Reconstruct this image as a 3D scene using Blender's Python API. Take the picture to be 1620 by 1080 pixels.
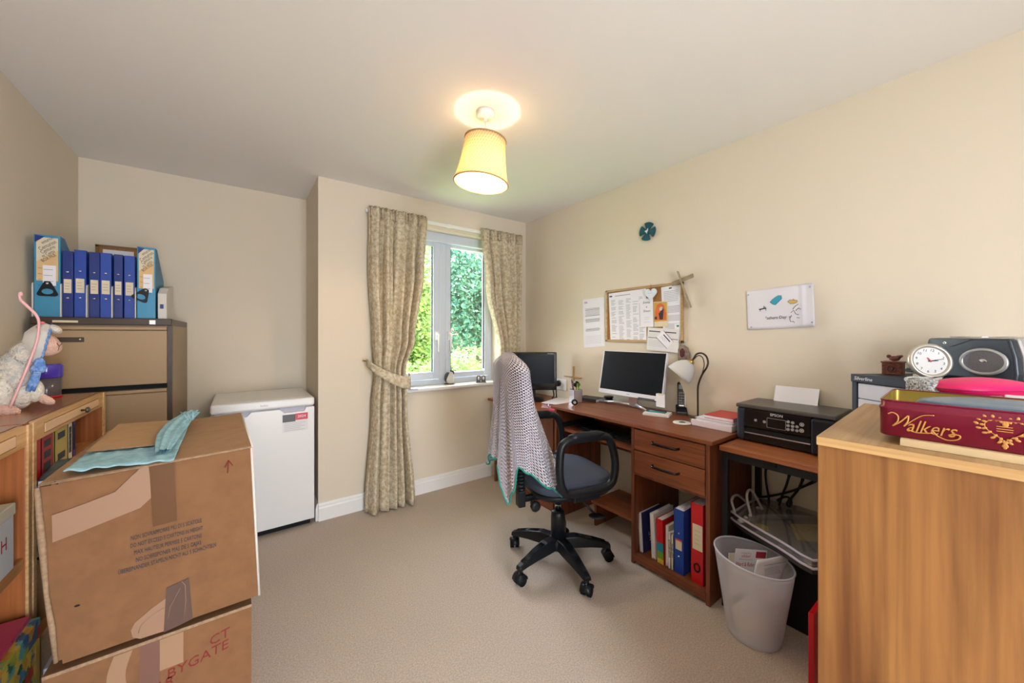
import bpy, math, random
from mathutils import Matrix, Vector
random.seed(7)
for o in list(bpy.data.objects): bpy.data.objects.remove(o)
scene = bpy.context.scene
COL = scene.collection

# ---------------------------------------------------------------- camera, light, exposure
FPX, CAM_H, HORIZON = 586.4, 1.275, 529.0
YAW = math.atan2(432.0, FPX)
DV = (math.sin(YAW), math.cos(YAW)); RV = (math.cos(YAW), -math.sin(YAW))
CEIL = 2.36
cd = bpy.data.cameras.new('camera'); cam = bpy.data.objects.new('camera', cd); COL.objects.link(cam)
cam.location = (0, 0, CAM_H); cam.rotation_euler = (math.pi/2, 0, -YAW)
cd.sensor_width = 36.0; cd.lens = FPX/1620*36.0; cd.shift_y = -(540-HORIZON)/1620.0
cd.clip_start = 0.02; cd.clip_end = 300
scene.camera = cam
w = bpy.data.worlds.new('sky'); scene.world = w; w.use_nodes = True
w.node_tree.nodes['Background'].inputs[0].default_value = (0.82, 0.90, 1.0, 1)
w.node_tree.nodes['Background'].inputs[1].default_value = 10.0
sd = bpy.data.lights.new('sun', 'SUN'); sd.energy = 11.0; sd.angle = 0.02; sd.color = (1, .95, .85)
sun = bpy.data.objects.new('sun', sd); COL.objects.link(sun)
sun.rotation_euler = Vector((-.55, .38, -.74)).to_track_quat('-Z', 'Y').to_euler()
pd = bpy.data.lights.new('window_portal', 'AREA'); pd.shape = 'RECTANGLE'; pd.size = 1.0; pd.size_y = 1.32
pd.cycles.is_portal = True
po = bpy.data.objects.new('window_portal', pd); COL.objects.link(po); po.location = (1.42, 3.06, 1.49)
po.rotation_euler = (math.radians(-90), 0, 0)
pd2 = bpy.data.lights.new('fill_opening_portal', 'AREA'); pd2.shape = 'RECTANGLE'; pd2.size = .9; pd2.size_y = 2.05; pd2.cycles.is_portal = True
po2 = bpy.data.objects.new('fill_opening_portal', pd2); COL.objects.link(po2); po2.location = (.4, -1.55, 1.02); po2.rotation_euler = (math.radians(90), 0, 0)
scene.view_settings.view_transform = 'Standard'
try: scene.view_settings.look = 'None'
except Exception: pass
scene.view_settings.gamma = 1.0; scene.view_settings.exposure = 0.9
scene.view_settings.use_curve_mapping = False

# ---------------------------------------------------------------- rays of the photograph onto real planes
def ray(px, py):
    u = (px-810)/FPX; v = (HORIZON-py)/FPX
    return Vector((DV[0]+u*RV[0], DV[1]+u*RV[1], v))
def onz(px, py, Z):
    a = ray(px, py); t = (Z-CAM_H)/a.z; return Vector((a.x*t, a.y*t, Z))
def onx(px, py, X):
    a = ray(px, py); t = X/a.x; return Vector((X, a.y*t, CAM_H+a.z*t))
def ony(px, py, Y):
    a = ray(px, py); t = Y/a.y; return Vector((a.x*t, Y, CAM_H+a.z*t))
def ond(px, py, D):
    a = ray(px, py); return Vector((a.x*D, a.y*D, CAM_H+a.z*D))

# ---------------------------------------------------------------- materials
MATS = {}
def _new(name):
    m = bpy.data.materials.new(name); m.use_nodes = True
    nt = m.node_tree; b = nt.nodes['Principled BSDF']; return m, nt, b
def mat(name, col, rough=.5, metal=0, noise=0, nscale=40, bump=0, bscale=200, emit=None, estr=0, coat=0, col2=None, spec=None):
    if name in MATS: return MATS[name]
    m, nt, b = _new(name); N = nt.nodes; L = nt.links
    b.inputs['Base Color'].default_value = (*col, 1); b.inputs['Roughness'].default_value = rough; b.inputs['Metallic'].default_value = metal
    if coat: b.inputs['Coat Weight'].default_value = coat
    if spec is not None: b.inputs['Specular IOR Level'].default_value = spec
    if emit: b.inputs['Emission Color'].default_value = (*emit, 1); b.inputs['Emission Strength'].default_value = estr
    if noise or bump: tc = N.new('ShaderNodeTexCoord')
    if noise:
        n = N.new('ShaderNodeTexNoise'); n.inputs['Scale'].default_value = nscale; n.inputs['Detail'].default_value = 5
        r = N.new('ShaderNodeValToRGB'); c2 = col2 or tuple(max(0, c*(1-noise)) for c in col)
        r.color_ramp.elements[0].position = .35; r.color_ramp.elements[1].position = .65
        r.color_ramp.elements[0].color = (*c2, 1); r.color_ramp.elements[1].color = (*col, 1)
        L.new(tc.outputs['Object'], n.inputs['Vector']); L.new(n.outputs['Fac'], r.inputs['Fac']); L.new(r.outputs['Color'], b.inputs['Base Color'])
    if bump:
        n2 = N.new('ShaderNodeTexNoise'); n2.inputs['Scale'].default_value = bscale; n2.inputs['Detail'].default_value = 3
        bp = N.new('ShaderNodeBump'); bp.inputs['Strength'].default_value = bump; bp.inputs['Distance'].default_value = .004
        L.new(tc.outputs['Object'], n2.inputs['Vector']); L.new(n2.outputs['Fac'], bp.inputs['Height']); L.new(bp.outputs['Normal'], b.inputs['Normal'])
    MATS[name] = m; return m
def wood(name, ca, cb, axis=2, scale=14, rough=.4, stretch=.06, fine=6, knots=0):
    if name in MATS: return MATS[name]
    m, nt, b = _new(name); N = nt.nodes; L = nt.links
    tc = N.new('ShaderNodeTexCoord'); mp = N.new('ShaderNodeMapping'); s = [scale]*3; s[axis] = scale*stretch
    mp.inputs['Scale'].default_value = s
    n = N.new('ShaderNodeTexNoise'); n.inputs['Scale'].default_value = 1.0; n.inputs['Detail'].default_value = fine; n.inputs['Distortion'].default_value = 1.6
    r = N.new('ShaderNodeValToRGB'); r.color_ramp.elements[0].position = .32; r.color_ramp.elements[1].position = .68
    r.color_ramp.elements[0].color = (*ca, 1); r.color_ramp.elements[1].color = (*cb, 1)
    mp2 = N.new('ShaderNodeMapping'); s2 = [scale*9]*3; s2[axis] = scale*.25; mp2.inputs['Scale'].default_value = s2
    n2 = N.new('ShaderNodeTexNoise'); n2.inputs['Scale'].default_value = 1.0; n2.inputs['Detail'].default_value = 4
    mx = N.new('ShaderNodeMixRGB'); mx.blend_type = 'MULTIPLY'; mx.inputs[0].default_value = .55
    r2 = N.new('ShaderNodeValToRGB'); r2.color_ramp.elements[0].position = .3; r2.color_ramp.elements[1].position = .62
    r2.color_ramp.elements[0].color = (.5, .42, .36, 1); r2.color_ramp.elements[1].color = (1, 1, 1, 1)
    for a in (mp, mp2): L.new(tc.outputs['Object'], a.inputs['Vector'])
    L.new(mp.outputs[0], n.inputs['Vector']); L.new(mp2.outputs[0], n2.inputs['Vector'])
    L.new(n.outputs['Fac'], r.inputs['Fac']); L.new(n2.outputs['Fac'], r2.inputs['Fac'])
    L.new(r.outputs['Color'], mx.inputs[1]); L.new(r2.outputs['Color'], mx.inputs[2]); out = mx.outputs[0]
    if knots:
        v = N.new('ShaderNodeTexVoronoi'); v.inputs['Scale'].default_value = knots
        r3 = N.new('ShaderNodeValToRGB'); r3.color_ramp.elements[0].position = .04; r3.color_ramp.elements[1].position = .12
        r3.color_ramp.elements[0].color = (.12, .05, .02, 1); r3.color_ramp.elements[1].color = (1, 1, 1, 1)
        L.new(tc.outputs['Object'], v.inputs['Vector']); L.new(v.outputs['Distance'], r3.inputs['Fac'])
        m3 = N.new('ShaderNodeMixRGB'); m3.blend_type = 'MULTIPLY'; m3.inputs[0].default_value = 1
        L.new(out, m3.inputs[1]); L.new(r3.outputs['Color'], m3.inputs[2]); out = m3.outputs[0]
    L.new(out, b.inputs['Base Color']); b.inputs['Roughness'].default_value = rough
    MATS[name] = m; return m
def see_through(name, col, alpha, rough=.1, gloss=.06):
    """thin clear sheet: transparent + a little gloss + a tint"""
    if name in MATS: return MATS[name]
    m, nt, b = _new(name); N = nt.nodes; L = nt.links; out = N['Material Output']
    t = N.new('ShaderNodeBsdfTransparent'); d = N.new('ShaderNodeBsdfDiffuse'); g = N.new('ShaderNodeBsdfGlossy')
    tl = N.new('ShaderNodeBsdfTranslucent'); tl.inputs[0].default_value = (*col, 1); ad = N.new('ShaderNodeMixShader'); ad.inputs[0].default_value = .4
    d.inputs[0].default_value = (*col, 1); g.inputs['Roughness'].default_value = rough
    a = N.new('ShaderNodeMixShader'); a.inputs[0].default_value = alpha; c = N.new('ShaderNodeMixShader'); c.inputs[0].default_value = gloss
    L.new(d.outputs[0], ad.inputs[1]); L.new(tl.outputs[0], ad.inputs[2])
    L.new(t.outputs[0], a.inputs[1]); L.new(ad.outputs[0], a.inputs[2]); L.new(a.outputs[0], c.inputs[1]); L.new(g.outputs[0], c.inputs[2]); L.new(c.outputs[0], out.inputs[0])
    N.remove(b); MATS[name] = m; return m
def fabric_translucent(name, col, fac=.5, noise=0, nscale=30, col2=None, rough=.9):
    if name in MATS: return MATS[name]
    m, nt, b = _new(name); N = nt.nodes; L = nt.links; out = N['Material Output']
    d = N.new('ShaderNodeBsdfDiffuse'); t = N.new('ShaderNodeBsdfTranslucent'); mx = N.new('ShaderNodeMixShader'); mx.inputs[0].default_value = fac
    for s in (d, t): s.inputs[0].default_value = (*col, 1)
    if noise:
        tc = N.new('ShaderNodeTexCoord'); n = N.new('ShaderNodeTexNoise'); n.inputs['Scale'].default_value = nscale; n.inputs['Detail'].default_value = 6; n.inputs['Roughness'].default_value = .7
        r = N.new('ShaderNodeValToRGB'); r.color_ramp.elements[0].position = .42; r.color_ramp.elements[1].position = .58
        r.color_ramp.elements[0].color = (*(col2 or tuple(c*(1-noise) for c in col)), 1); r.color_ramp.elements[1].color = (*col, 1)
        L.new(tc.outputs['Object'], n.inputs['Vector']); L.new(n.outputs['Fac'], r.inputs['Fac'])
        for s in (d, t): L.new(r.outputs['Color'], s.inputs[0])
    L.new(d.outputs[0], mx.inputs[1]); L.new(t.outputs[0], mx.inputs[2]); L.new(mx.outputs[0], out.inputs[0]); N.remove(b)
    MATS[name] = m; return m

WALL = mat('wall_paint', (.72, .63, .50), .85, bump=.05, bscale=300)
CEILM = mat('ceiling_paint', (.84, .82, .79), .9)
WHITE = mat('white_gloss', (.82, .80, .77), .35)
CARPET = mat('carpet', (.69, .575, .485), .95, noise=.28, nscale=170, bump=1.0, bscale=330, spec=.1)
UPVC = mat('window_plastic', (.58, .63, .72), .35)
BLACK = mat('black_plastic', (.008, .009, .012), .34, spec=.3)
BLACKM = mat('matt_black', (.014, .014, .015), .75, spec=.15)
BLACKG = mat('gloss_black', (.006, .006, .008), .12)
RUBBER = mat('rubber_black', (.006, .006, .007), .6, spec=.2)
DESK = wood('desk_wood', (.17, .045, .016), (.30, .092, .033), 1, 16)
DESKV = wood('desk_wood_upright', (.13, .035, .014), (.25, .075, .030), 2, 16)
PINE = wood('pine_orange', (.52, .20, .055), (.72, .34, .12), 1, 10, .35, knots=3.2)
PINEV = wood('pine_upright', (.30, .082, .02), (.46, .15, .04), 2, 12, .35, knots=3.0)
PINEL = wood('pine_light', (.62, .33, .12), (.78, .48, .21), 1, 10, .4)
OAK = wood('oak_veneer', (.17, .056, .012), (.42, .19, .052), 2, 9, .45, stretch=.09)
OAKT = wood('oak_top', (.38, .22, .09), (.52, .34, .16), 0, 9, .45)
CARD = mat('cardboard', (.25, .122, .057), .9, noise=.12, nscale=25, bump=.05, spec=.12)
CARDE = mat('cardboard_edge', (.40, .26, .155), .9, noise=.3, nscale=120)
CARD_LIT = mat('cardboard_lit', (.36, .20, .10), .85, noise=.1, nscale=25)  # brighter copy of cardboard; light on the carton top put into colour
TAPE = mat('clear_tape', (.34, .20, .125), .35, spec=.3)
TAPEB = mat('brown_tape', (.135, .056, .020), .35, spec=.25)
TAPEV = mat('smoky_tape', (.12, .07, .055), .35, spec=.3)
BEIGE = mat('beige_steel', (.38, .25, .13), .45)
BROWN = mat('brown_steel', (.055, .032, .020), .4)
BEIGES = mat('beige_side', (.33, .24, .145), .5)
FRIDGE = mat('fridge_white', (.80, .78, .76), .3)
FRIDGEG = mat('fridge_recess', (.45, .45, .52), .5)
PAPER = mat('paper_white', (.82, .80, .84), .8)
CREAM = mat('paper_cream', (.72, .62, .44), .8)
INK = mat('ink_dark', (.04, .04, .05), .8)
GREYINK = mat('ink_grey', (.38, .38, .42), .8)
REDINK = mat('ink_red', (.42, .02, .03), .8)
BLUEB = mat('binder_blue', (.014, .06, .36), .35)
BLUED = mat('binder_dark_blue', (.010, .030, .20), .35)
CYANB = mat('boxfile_blue', (.045, .27, .46), .45)
CYAND = mat('boxfile_side', (.035, .18, .34), .5)
MANILA = mat('manila_label', (.72, .48, .23), .8)
SILVER = mat('silver', (.72, .72, .74), .3, .9)
CHROME = mat('chrome', (.85, .85, .87), .12, 1)
BRASS = mat('brass', (.45, .30, .10), .3, 1)
RED = mat('red', (.55, .008, .014), .35)
PAD = mat('seat_fabric', (.06, .075, .12), .95, noise=.35, nscale=400, bump=.4, bscale=600)
CORK = mat('cork', (.42, .19, .06), .9, noise=.3, nscale=150)
GLASS = see_through('pane_glass', (.8, .9, .9), .0, .02, .05)

# ---------------------------------------------------------------- mesh building
class MB:
    def __init__(s): s.v = []; s.f = []; s.sm = []; s.uv = None
    def add(s, vs, fs, smooth=False):
        b = len(s.v); s.v += [tuple(p) for p in vs]; s.f += [tuple(b+i for i in f) for f in fs]; s.sm += [smooth]*len(fs); return s
    def box(s, x0, x1, y0, y1, z0, z1, M=None):
        vs = [Vector((x, y, z)) for z in (z0, z1) for y in (y0, y1) for x in (x0, x1)]
        if M: vs = [M @ q for q in vs]
        return s.add(vs, [(0, 2, 3, 1), (4, 5, 7, 6), (0, 1, 5, 4), (2, 6, 7, 3), (0, 4, 6, 2), (1, 3, 7, 5)])
    def hexa(s, lo, hi):
        return s.add(list(lo)+list(hi), [(3, 2, 1, 0), (4, 5, 6, 7), (0, 1, 5, 4), (1, 2, 6, 5), (2, 3, 7, 6), (3, 0, 4, 7)])
    def ring_tube(s, pts, rad, n=10, closed=False, flat=1.0, smooth=True):
        pts = [Vector(p) for p in pts]; m = len(pts); vs = []; prev = None
        for i, p in enumerate(pts):
            a = pts[(i-1) % m] if (closed or i > 0) else p; b = pts[(i+1) % m] if (closed or i < m-1) else p
            t = (b-a).normalized()
            if prev is None:
                q = Vector((0, 0, 1)) if abs(t.z) < .9 else Vector((1, 0, 0)); n1 = (q - t*q.dot(t)).normalized()
            else: n1 = (prev - t*prev.dot(t)).normalized()
            prev = n1; n2 = t.cross(n1); r = rad[i] if isinstance(rad, (list, tuple)) else rad
            vs += [p + n1*math.cos(2*math.pi*k/n)*r + n2*math.sin(2*math.pi*k/n)*r*flat for k in range(n)]
        fs = []
        for i in range(m if closed else m-1):
            j = (i+1) % m
            fs += [(i*n+k, i*n+(k+1) % n, j*n+(k+1) % n, j*n+k) for k in range(n)]
        if not closed: fs += [tuple(range(n-1, -1, -1)), tuple((m-1)*n+k for k in range(n))]
        return s.add(vs, fs, smooth)
    def cyl(s, a, b, r0, r1=None, n=20): return s.ring_tube([a, b], [r0, r0 if r1 is None else r1], n)
    def lathe(s, prof, n=28, M=None, a0=0, a1=2*math.pi, close_ends=True):
        full = abs(a1-a0-2*math.pi) < 1e-6; k = n if full else n+1; vs = []
        for (r, z) in prof:
            for i in range(k):
                a = a0+(a1-a0)*i/n; q = Vector((r*math.cos(a), r*math.sin(a), z)); vs.append(M @ q if M else q)
        fs = []
        for j in range(len(prof)-1):
            for i in range(n):
                i2 = (i+1) % k; fs.append((j*k+i, j*k+i2, (j+1)*k+i2, (j+1)*k+i))
        if close_ends and full:
            if prof[0][0] > 1e-5: fs.append(tuple(range(k-1, -1, -1)))
            if prof[-1][0] > 1e-5: fs.append(tuple((len(prof)-1)*k+i for i in range(k)))
        return s.add(vs, fs, True)
    def ell(s, c, r, M=None, nu=20, nv=14):
        c = Vector(c); vs = []; fs = []
        for j in range(nv+1):
            t = math.pi*j/nv
            for i in range(nu):
                a = 2*math.pi*i/nu; q = Vector((r[0]*math.sin(t)*math.cos(a), r[1]*math.sin(t)*math.sin(a), -r[2]*math.cos(t)))
                if M: q = M @ q
                vs.append(c+q)
        for j in range(nv):
            for i in range(nu): fs.append((j*nu+i, j*nu+(i+1) % nu, (j+1)*nu+(i+1) % nu, (j+1)*nu+i))
        return s.add(vs, fs, True)
    def prism(s, poly, d0, d1, M=None, smooth=False):
        n = len(poly); vs = [Vector((p[0], p[1], d)) for d in (d0, d1) for p in poly]
        if M: vs = [M @ q for q in vs]
        return s.add(vs, [tuple(range(n-1, -1, -1)), tuple(range(n, 2*n))]+[(i, (i+1) % n, n+(i+1) % n, n+i) for i in range(n)], smooth)
    def grid(s, fn, nu, nv, closed=False, smooth=True, uv=None):
        vs = [fn(i/nu, j/nv) for j in range(nv+1) for i in range(nu if closed else nu+1)]; k = nu if closed else nu+1
        fs = [(j*k+i, j*k+(i+1) % k, (j+1)*k+(i+1) % k, (j+1)*k+i) for j in range(nv) for i in range(nu)]
        if uv:
            s.uv = []
            for j in range(nv):
                for i in range(nu): s.uv += [uv(i/nu, j/nv), uv((i+1)/nu, j/nv), uv((i+1)/nu, (j+1)/nv), uv(i/nu, (j+1)/nv)]
        return s.add(vs, fs, smooth)

FR = {}
def frame(o): return Vector((o[0], o[1], 0))
def tag(o, label=None, cat=None, group=None, kind=None):
    if label: o['label'] = label
    if cat: o['category'] = cat
    if group: o['group'] = group
    if kind: o['kind'] = kind
    return o
def thing(name, label, cat, loc=(0, 0, 0), rotz=0, group=None):
    o = bpy.data.objects.new(name, None); COL.objects.link(o); o.empty_display_size = .05
    o.location = loc; o.rotation_euler = (0, 0, rotz); FR[o.name] = Matrix.Translation(Vector(loc)) @ Matrix.Rotation(rotz, 4, 'Z')
    return tag(o, label, cat, group)
def part(name, mb, material, parent=None, w=False, bevel=0, seg=2, solid=0, subsurf=0, label=None, kind=None):
    me = bpy.data.meshes.new(name); vs = mb.v
    if w and parent is not None:
        inv = FR[parent.name].inverted(); vs = [tuple(inv @ Vector(p)) for p in vs]
    me.from_pydata(vs, [], mb.f); me.polygons.foreach_set('use_smooth', mb.sm)
    if mb.uv:
        ul = me.uv_layers.new(name='uv'); ul.data.foreach_set('uv', [c for q in mb.uv for c in q])
    me.update(); me.materials.append(material)
    o = bpy.data.objects.new(name, me); COL.objects.link(o)
    FR[o.name] = FR[parent.name] if parent is not None else Matrix.Identity(4)
    if parent is not None: o.parent = parent
    if solid: d = o.modifiers.new('solid', 'SOLIDIFY'); d.thickness = solid; d.offset = 0
    if subsurf: d = o.modifiers.new('sub', 'SUBSURF'); d.levels = subsurf; d.render_levels = subsurf
    if bevel:
        d = o.modifiers.new('bevel', 'BEVEL'); d.width = bevel; d.segments = seg; d.limit_method = 'ANGLE'; d.angle_limit = math.radians(40)
    if label: o['label'] = label
    if kind: o['kind'] = kind
    return o
def struct(name, mb, material, **k):
    o = part(name, mb, material, None, **k); o['kind'] = 'structure'; return o
def P(O, U, V):
    """frame: local x along U, local y along V, local z out of the surface"""
    U = Vector(U).normalized(); V = Vector(V); V = (V-U*V.dot(U)).normalized(); Nn = U.cross(V)
    M = Matrix((U, V, Nn)).transposed().to_4x4(); M.translation = Vector(O); return M
def RW(yy, zz, off=0): return P((2.25-off, yy, zz), (0, -1, 0), (0, 0, 1))      # on the right wall, seen from the room
def FW(xx, yy, zz): return P((xx, yy, zz), (1, 0, 0), (0, 0, 1))                # on something that faces the camera side
def text(name, s, size, M, material, parent, align='CENTER', w=True, shear=0, ext=.0002, sx=1.0, space=1.0):
    c = bpy.data.curves.new(name, 'FONT'); c.body = s; c.size = size; c.align_x = align; c.align_y = 'CENTER'; c.shear = shear; c.extrude = ext; c.resolution_u = 2; c.space_character = space
    o = bpy.data.objects.new(name, c); COL.objects.link(o); dg = bpy.context.evaluated_depsgraph_get()
    me = bpy.data.meshes.new_from_object(o.evaluated_get(dg)); bpy.data.objects.remove(o); bpy.data.curves.remove(c)
    T = M @ Matrix.Diagonal((sx, 1, 1, 1))
    if w: T = FR[parent.name].inverted() @ T
    me.transform(T); me.name = name; me.materials.clear(); me.materials.append(material)
    q = bpy.data.objects.new(name, me); COL.objects.link(q); q.parent = parent; FR[q.name] = FR[parent.name]; return q
def lines(mb, M, x0, x1, y0, y1, n, h=.0012, seed=0, d=.0004, short=.3):
    rr = random.Random(seed)
    for i in range(n):
        yy = y0+(y1-y0)*i/max(1, n-1); e = x1-(x1-x0)*rr.random()*short
        mb.box(x0, e, yy-h/2, yy+h/2, 0, d, M)
    return mb
def rrect(x0, x1, y0, y1, r, n=6):
    pts = []
    for cx, cy, a in ((x1-r, y1-r, 0), (x0+r, y1-r, 90), (x0+r, y0+r, 180), (x1-r, y0+r, 270)):
        for i in range(n+1):
            t = math.radians(a+90*i/n); pts.append((cx+r*math.cos(t), cy+r*math.sin(t)))
    return pts
def circ(cx, cy, r, n=24, ry=None): return [(cx+r*math.cos(2*math.pi*i/n), cy+(ry or r)*math.sin(2*math.pi*i/n)) for i in range(n)]
def smoothpath(pts, n=8, closed=False):
    pts = [Vector(p) for p in pts]; out = []; m = len(pts)
    for i in range(m if closed else m-1):
        g = lambda k: pts[k % m] if closed else pts[min(max(k, 0), m-1)]
        a, b, c, d = g(i-1), g(i), g(i+1), g(i+2)
        for k in range(n):
            t = k/n; out.append(.5*((2*b)+(c-a)*t+(2*a-5*b+4*c-d)*t*t+(3*b-a-3*c+d)*t**3))
    if not closed: out.append(pts[-1])
    return out

# ================================================================ the room
XL, XR, YF, YA, XA, YB = -.79, 2.25, 2.83, 3.393, .437, -1.5
WX0, WX1, WZ0, WZ1 = .93, 1.93, .83, 2.14          # window opening
struct('floor', MB().box(XL-.1, XR+.1, YB-1.0, YA+.1, -.1, 0), CARPET)
struct('ceiling', MB().box(XL-.1, XR+.1, YB-1.0, YA+.3, CEIL, CEIL+.1), CEILM)  # overhang past the back wall is added, unseen, to block the sun
struct('wall_left', MB().box(XL-.12, XL, YB, YA+.12, 0, CEIL), WALL)
struct('wall_right', MB().box(XR, XR+.3, YB, YF+.3, 0, CEIL), WALL)
struct('wall_alcove', MB().box(XL, XA, YA, YA+.12, 0, CEIL), WALL)
struct('wall_back', MB().box(XL, -.05, YB-.1, YB, 0, CEIL).box(.85, XR, YB-.1, YB, 0, CEIL).box(-.05, .85, YB-.1, YB, 2.05, CEIL), WALL)  # unseen wall; doorway added and sized to let in soft fill light
m = MB().box(XA, WX0, YF, YF+.2, 0, CEIL).box(WX1, XR, YF, YF+.2, 0, CEIL).box(WX0, WX1, YF, YF+.2, 0, WZ0).box(WX0, WX1, YF, YF+.2, WZ1, CEIL)
m.box(XA, XA+.12, YF+.2, YA+.12, 0, CEIL)
struct('wall_far', m, WALL)
def skirting(name, a, b, n):
    prof = [(0, 0), (.016, 0), (.016, .085), (.012, .095), (.012, .105), (.006, .118), (0, .12)]
    a = Vector(a); b = Vector(b); M = P(a, n, (0, 0, 1)); L_ = (b-a).length; d = M.to_3x3() @ Vector((0, 0, 1)); s = 1 if d.dot(b-a) > 0 else -1
    struct(name, MB().prism(prof, 0, s*L_, M), WHITE)
skirting('baseboard_far', (XA, YF, 0), (XR, YF, 0), (0, -1, 0))
skirting('baseboard_right', (XR, YB, 0), (XR, YF, 0), (-1, 0, 0))
skirting('baseboard_alcove', (XL, YA, 0), (XA, YA, 0), (0, -1, 0))
skirting('baseboard_left', (XL, YB, 0), (XL, YA, 0), (1, 0, 0))
skirting('baseboard_return', (XA, YF, 0), (XA, YA, 0), (-1, 0, 0))
struct('trim_1', MB().box(WX0-.05, WX1+.04, 2.785, 3.02, .822, .848), WHITE, bevel=.008, seg=3)

# window: outer frame, mullion, opening sash, panes, handles
FY0, FY1 = 2.945, 3.015
wn = MB().box(WX0, WX0+.055, FY0, FY1, WZ0+.018, WZ1).box(WX1-.035, WX1, FY0, FY1, WZ0+.018, WZ1)
wn.box(WX0+.055, WX1-.035, FY0+.001, FY1, WZ1-.05, WZ1).box(WX0+.055, WX1-.035, FY0+.001, FY1, WZ0+.018, WZ0+.06)
win = struct('window_1', wn, UPVC, bevel=.004); FR['window_1'] = Matrix.Identity(4)
part('mullion', MB().box(1.392, 1.452, FY0-.004, FY1, WZ0+.05, WZ1-.04), UPVC, win, bevel=.005)
def sash(x0, x1, z0, z1, y0, t):
    return MB().box(x0, x0+t, y0, y0+.05, z0, z1).box(x1-t, x1, y0, y0+.05, z0, z1).box(x0+t, x1-t, y0+.001, y0+.05, z0, z0+t).box(x0+t, x1-t, y0+.001, y0+.05, z1-t, z1)
ls = part('sash', sash(.985, 1.392, .895, 2.085, 2.935, .062), UPVC, win, bevel=.006)
rs = part('sash', sash(1.452, 1.895, .895, 2.085, 2.942, .048), UPVC, win, bevel=.006)
for x0, x1, s, k in ((1.047, 1.33, ls, 1), (1.5, 1.847, rs, 2)):
    part('pane', MB().box(x0-.01, x1+.01, 2.962, 2.968, .94, 2.04), GLASS, s)
    g = MB().box(x0, x0+.006, 2.95, 2.962, .957, 2.023).box(x1-.006, x1, 2.95, 2.962, .957, 2.023)
    part('gasket', g, BLACKM, s)
for xx, s in ((1.362, ls), (1.476, rs)):
    h = MB().box(xx-.012, xx+.012, 2.918, 2.936, 1.23, 1.30).ring_tube([(xx, 2.915, 1.28), (xx, 2.895, 1.275), (xx, 2.89, 1.24), (xx, 2.893, 1.13)], [.01, .011, .009, .007], 10)
    part('window_handle', h, WHITE, s)
part('head_rail', MB().box(WX0, WX1, 2.90, 2.945, 2.06, 2.14), UPVC, win, bevel=.006)

# curtain track and curtains
tr = thing('curtain_track', 'white curtain track fixed over the window between the curtains', 'curtain track', (1.45, 2.8, 2.17))
part('rail', MB().box(.74, 2.16, 2.79, 2.808, 2.165, 2.190), WHITE, tr, w=True, bevel=.003)
part('bracket', MB().box(1.40, 1.43, 2.8, 2.83, 2.165, 2.195), WHITE, tr, w=True)
CUR = fabric_translucent('curtain_damask', (.70, .62, .47), .06, .5, 38, (.48, .38, .24))
CURH = fabric_translucent('curtain_heading', (.64, .56, .42), .12, .5, 60, (.42, .30, .20))
def interp(tab, t):
    for i in range(len(tab)-1):
        if t <= tab[i+1][0]:
            a, b = tab[i], tab[i+1]; k = (t-a[0])/max(1e-6, b[0]-a[0]); k = k*k*(3-2*k)
            return [p+(q-p)*k for p, q in zip(a[1:], b[1:])]
    return list(tab[-1][1:])
def curtain(label, tab, folds, ph, ztop, tie_z, tie, name='curtain'):
    zb = tab[-1][0]
    root = thing(name, label, 'curtain', (tab[0][1], 2.76, 0), 0, 'window curtains')
    def surf(u, v):
        z = ztop-(ztop-zb)*v; x0, x1, amp, yc = interp([(-a[0],)+a[1:] for a in tab], -z)
        f = math.sin(2*math.pi*folds*(u+.03*math.sin(6*u+3*v))+ph); g = math.sin(2*math.pi*folds*2.3*u+1.3)
        return Vector((x0+(x1-x0)*u+.35*amp*math.cos(2*math.pi*folds*u+ph)*.5, yc+amp*(f*.8+.25*g), z))
    part('drape', MB().grid(surf, 110, 70), CUR, root, w=True, solid=.004)
    # pleated heading tape
    x0, x1 = tab[0][1], tab[0][2]; h = MB()
    def head(u, v): return Vector((x0+(x1-x0)*u, 2.748+.014*math.sin(2*math.pi*17*u)+.008*math.sin(40*u), ztop+.012-.085*v))
    part('pleated_heading', h.grid(head, 140, 4), CURH, root, w=True, solid=.006)
    if tie:
        a, b = tie; pts = []
        def band(u, v):
            ang = math.pi*u; x = a[0]+(b[0]-a[0])*(.5-.5*math.cos(ang)); sag = -.045*math.sin(ang)
            z = a[1]+(b[1]-a[1])*(.5-.5*math.cos(ang))+sag; hh = .05+.06*u
            return Vector((x, 2.75-.125*math.sin(ang)**.7-.0, z+hh*(.5-v)))
        part('tieback', MB().grid(band, 30, 4), CUR, root, w=True, solid=.005)
        part('hook', MB().cyl((a[0]-.005, 2.83, a[1]+.01), (a[0]-.005, 2.76, a[1]+.01), .006), BRASS, root, w=True)
    return root
curtain('left curtain tied back with a matching band, reaching the carpet', [(2.19, .752, 1.185, .026, 2.74), (1.75, .745, 1.155, .048, 2.725), (1.25, .77, 1.085, .05, 2.72), (1.0, .785, 1.015, .038, 2.725), (.75, .765, 1.025, .05, 2.72), (.012, .715, 1.075, .058, 2.705)], 5, .4, 2.19, 1.0, ((.735, 1.075), (1.045, .93)))
curtain('right curtain beside the wall corner, gathered behind the draped office chair', [(2.19, 1.70, 2.145, .022, 2.745), (1.7, 1.76, 2.14, .034, 2.745), (1.1, 1.895, 2.125, .032, 2.755), (.9, 1.93, 2.12, .03, 2.765), (.76, 1.92, 2.13, .03, 2.765)], 5, 1.2, 2.19, 1.0, None)

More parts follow.
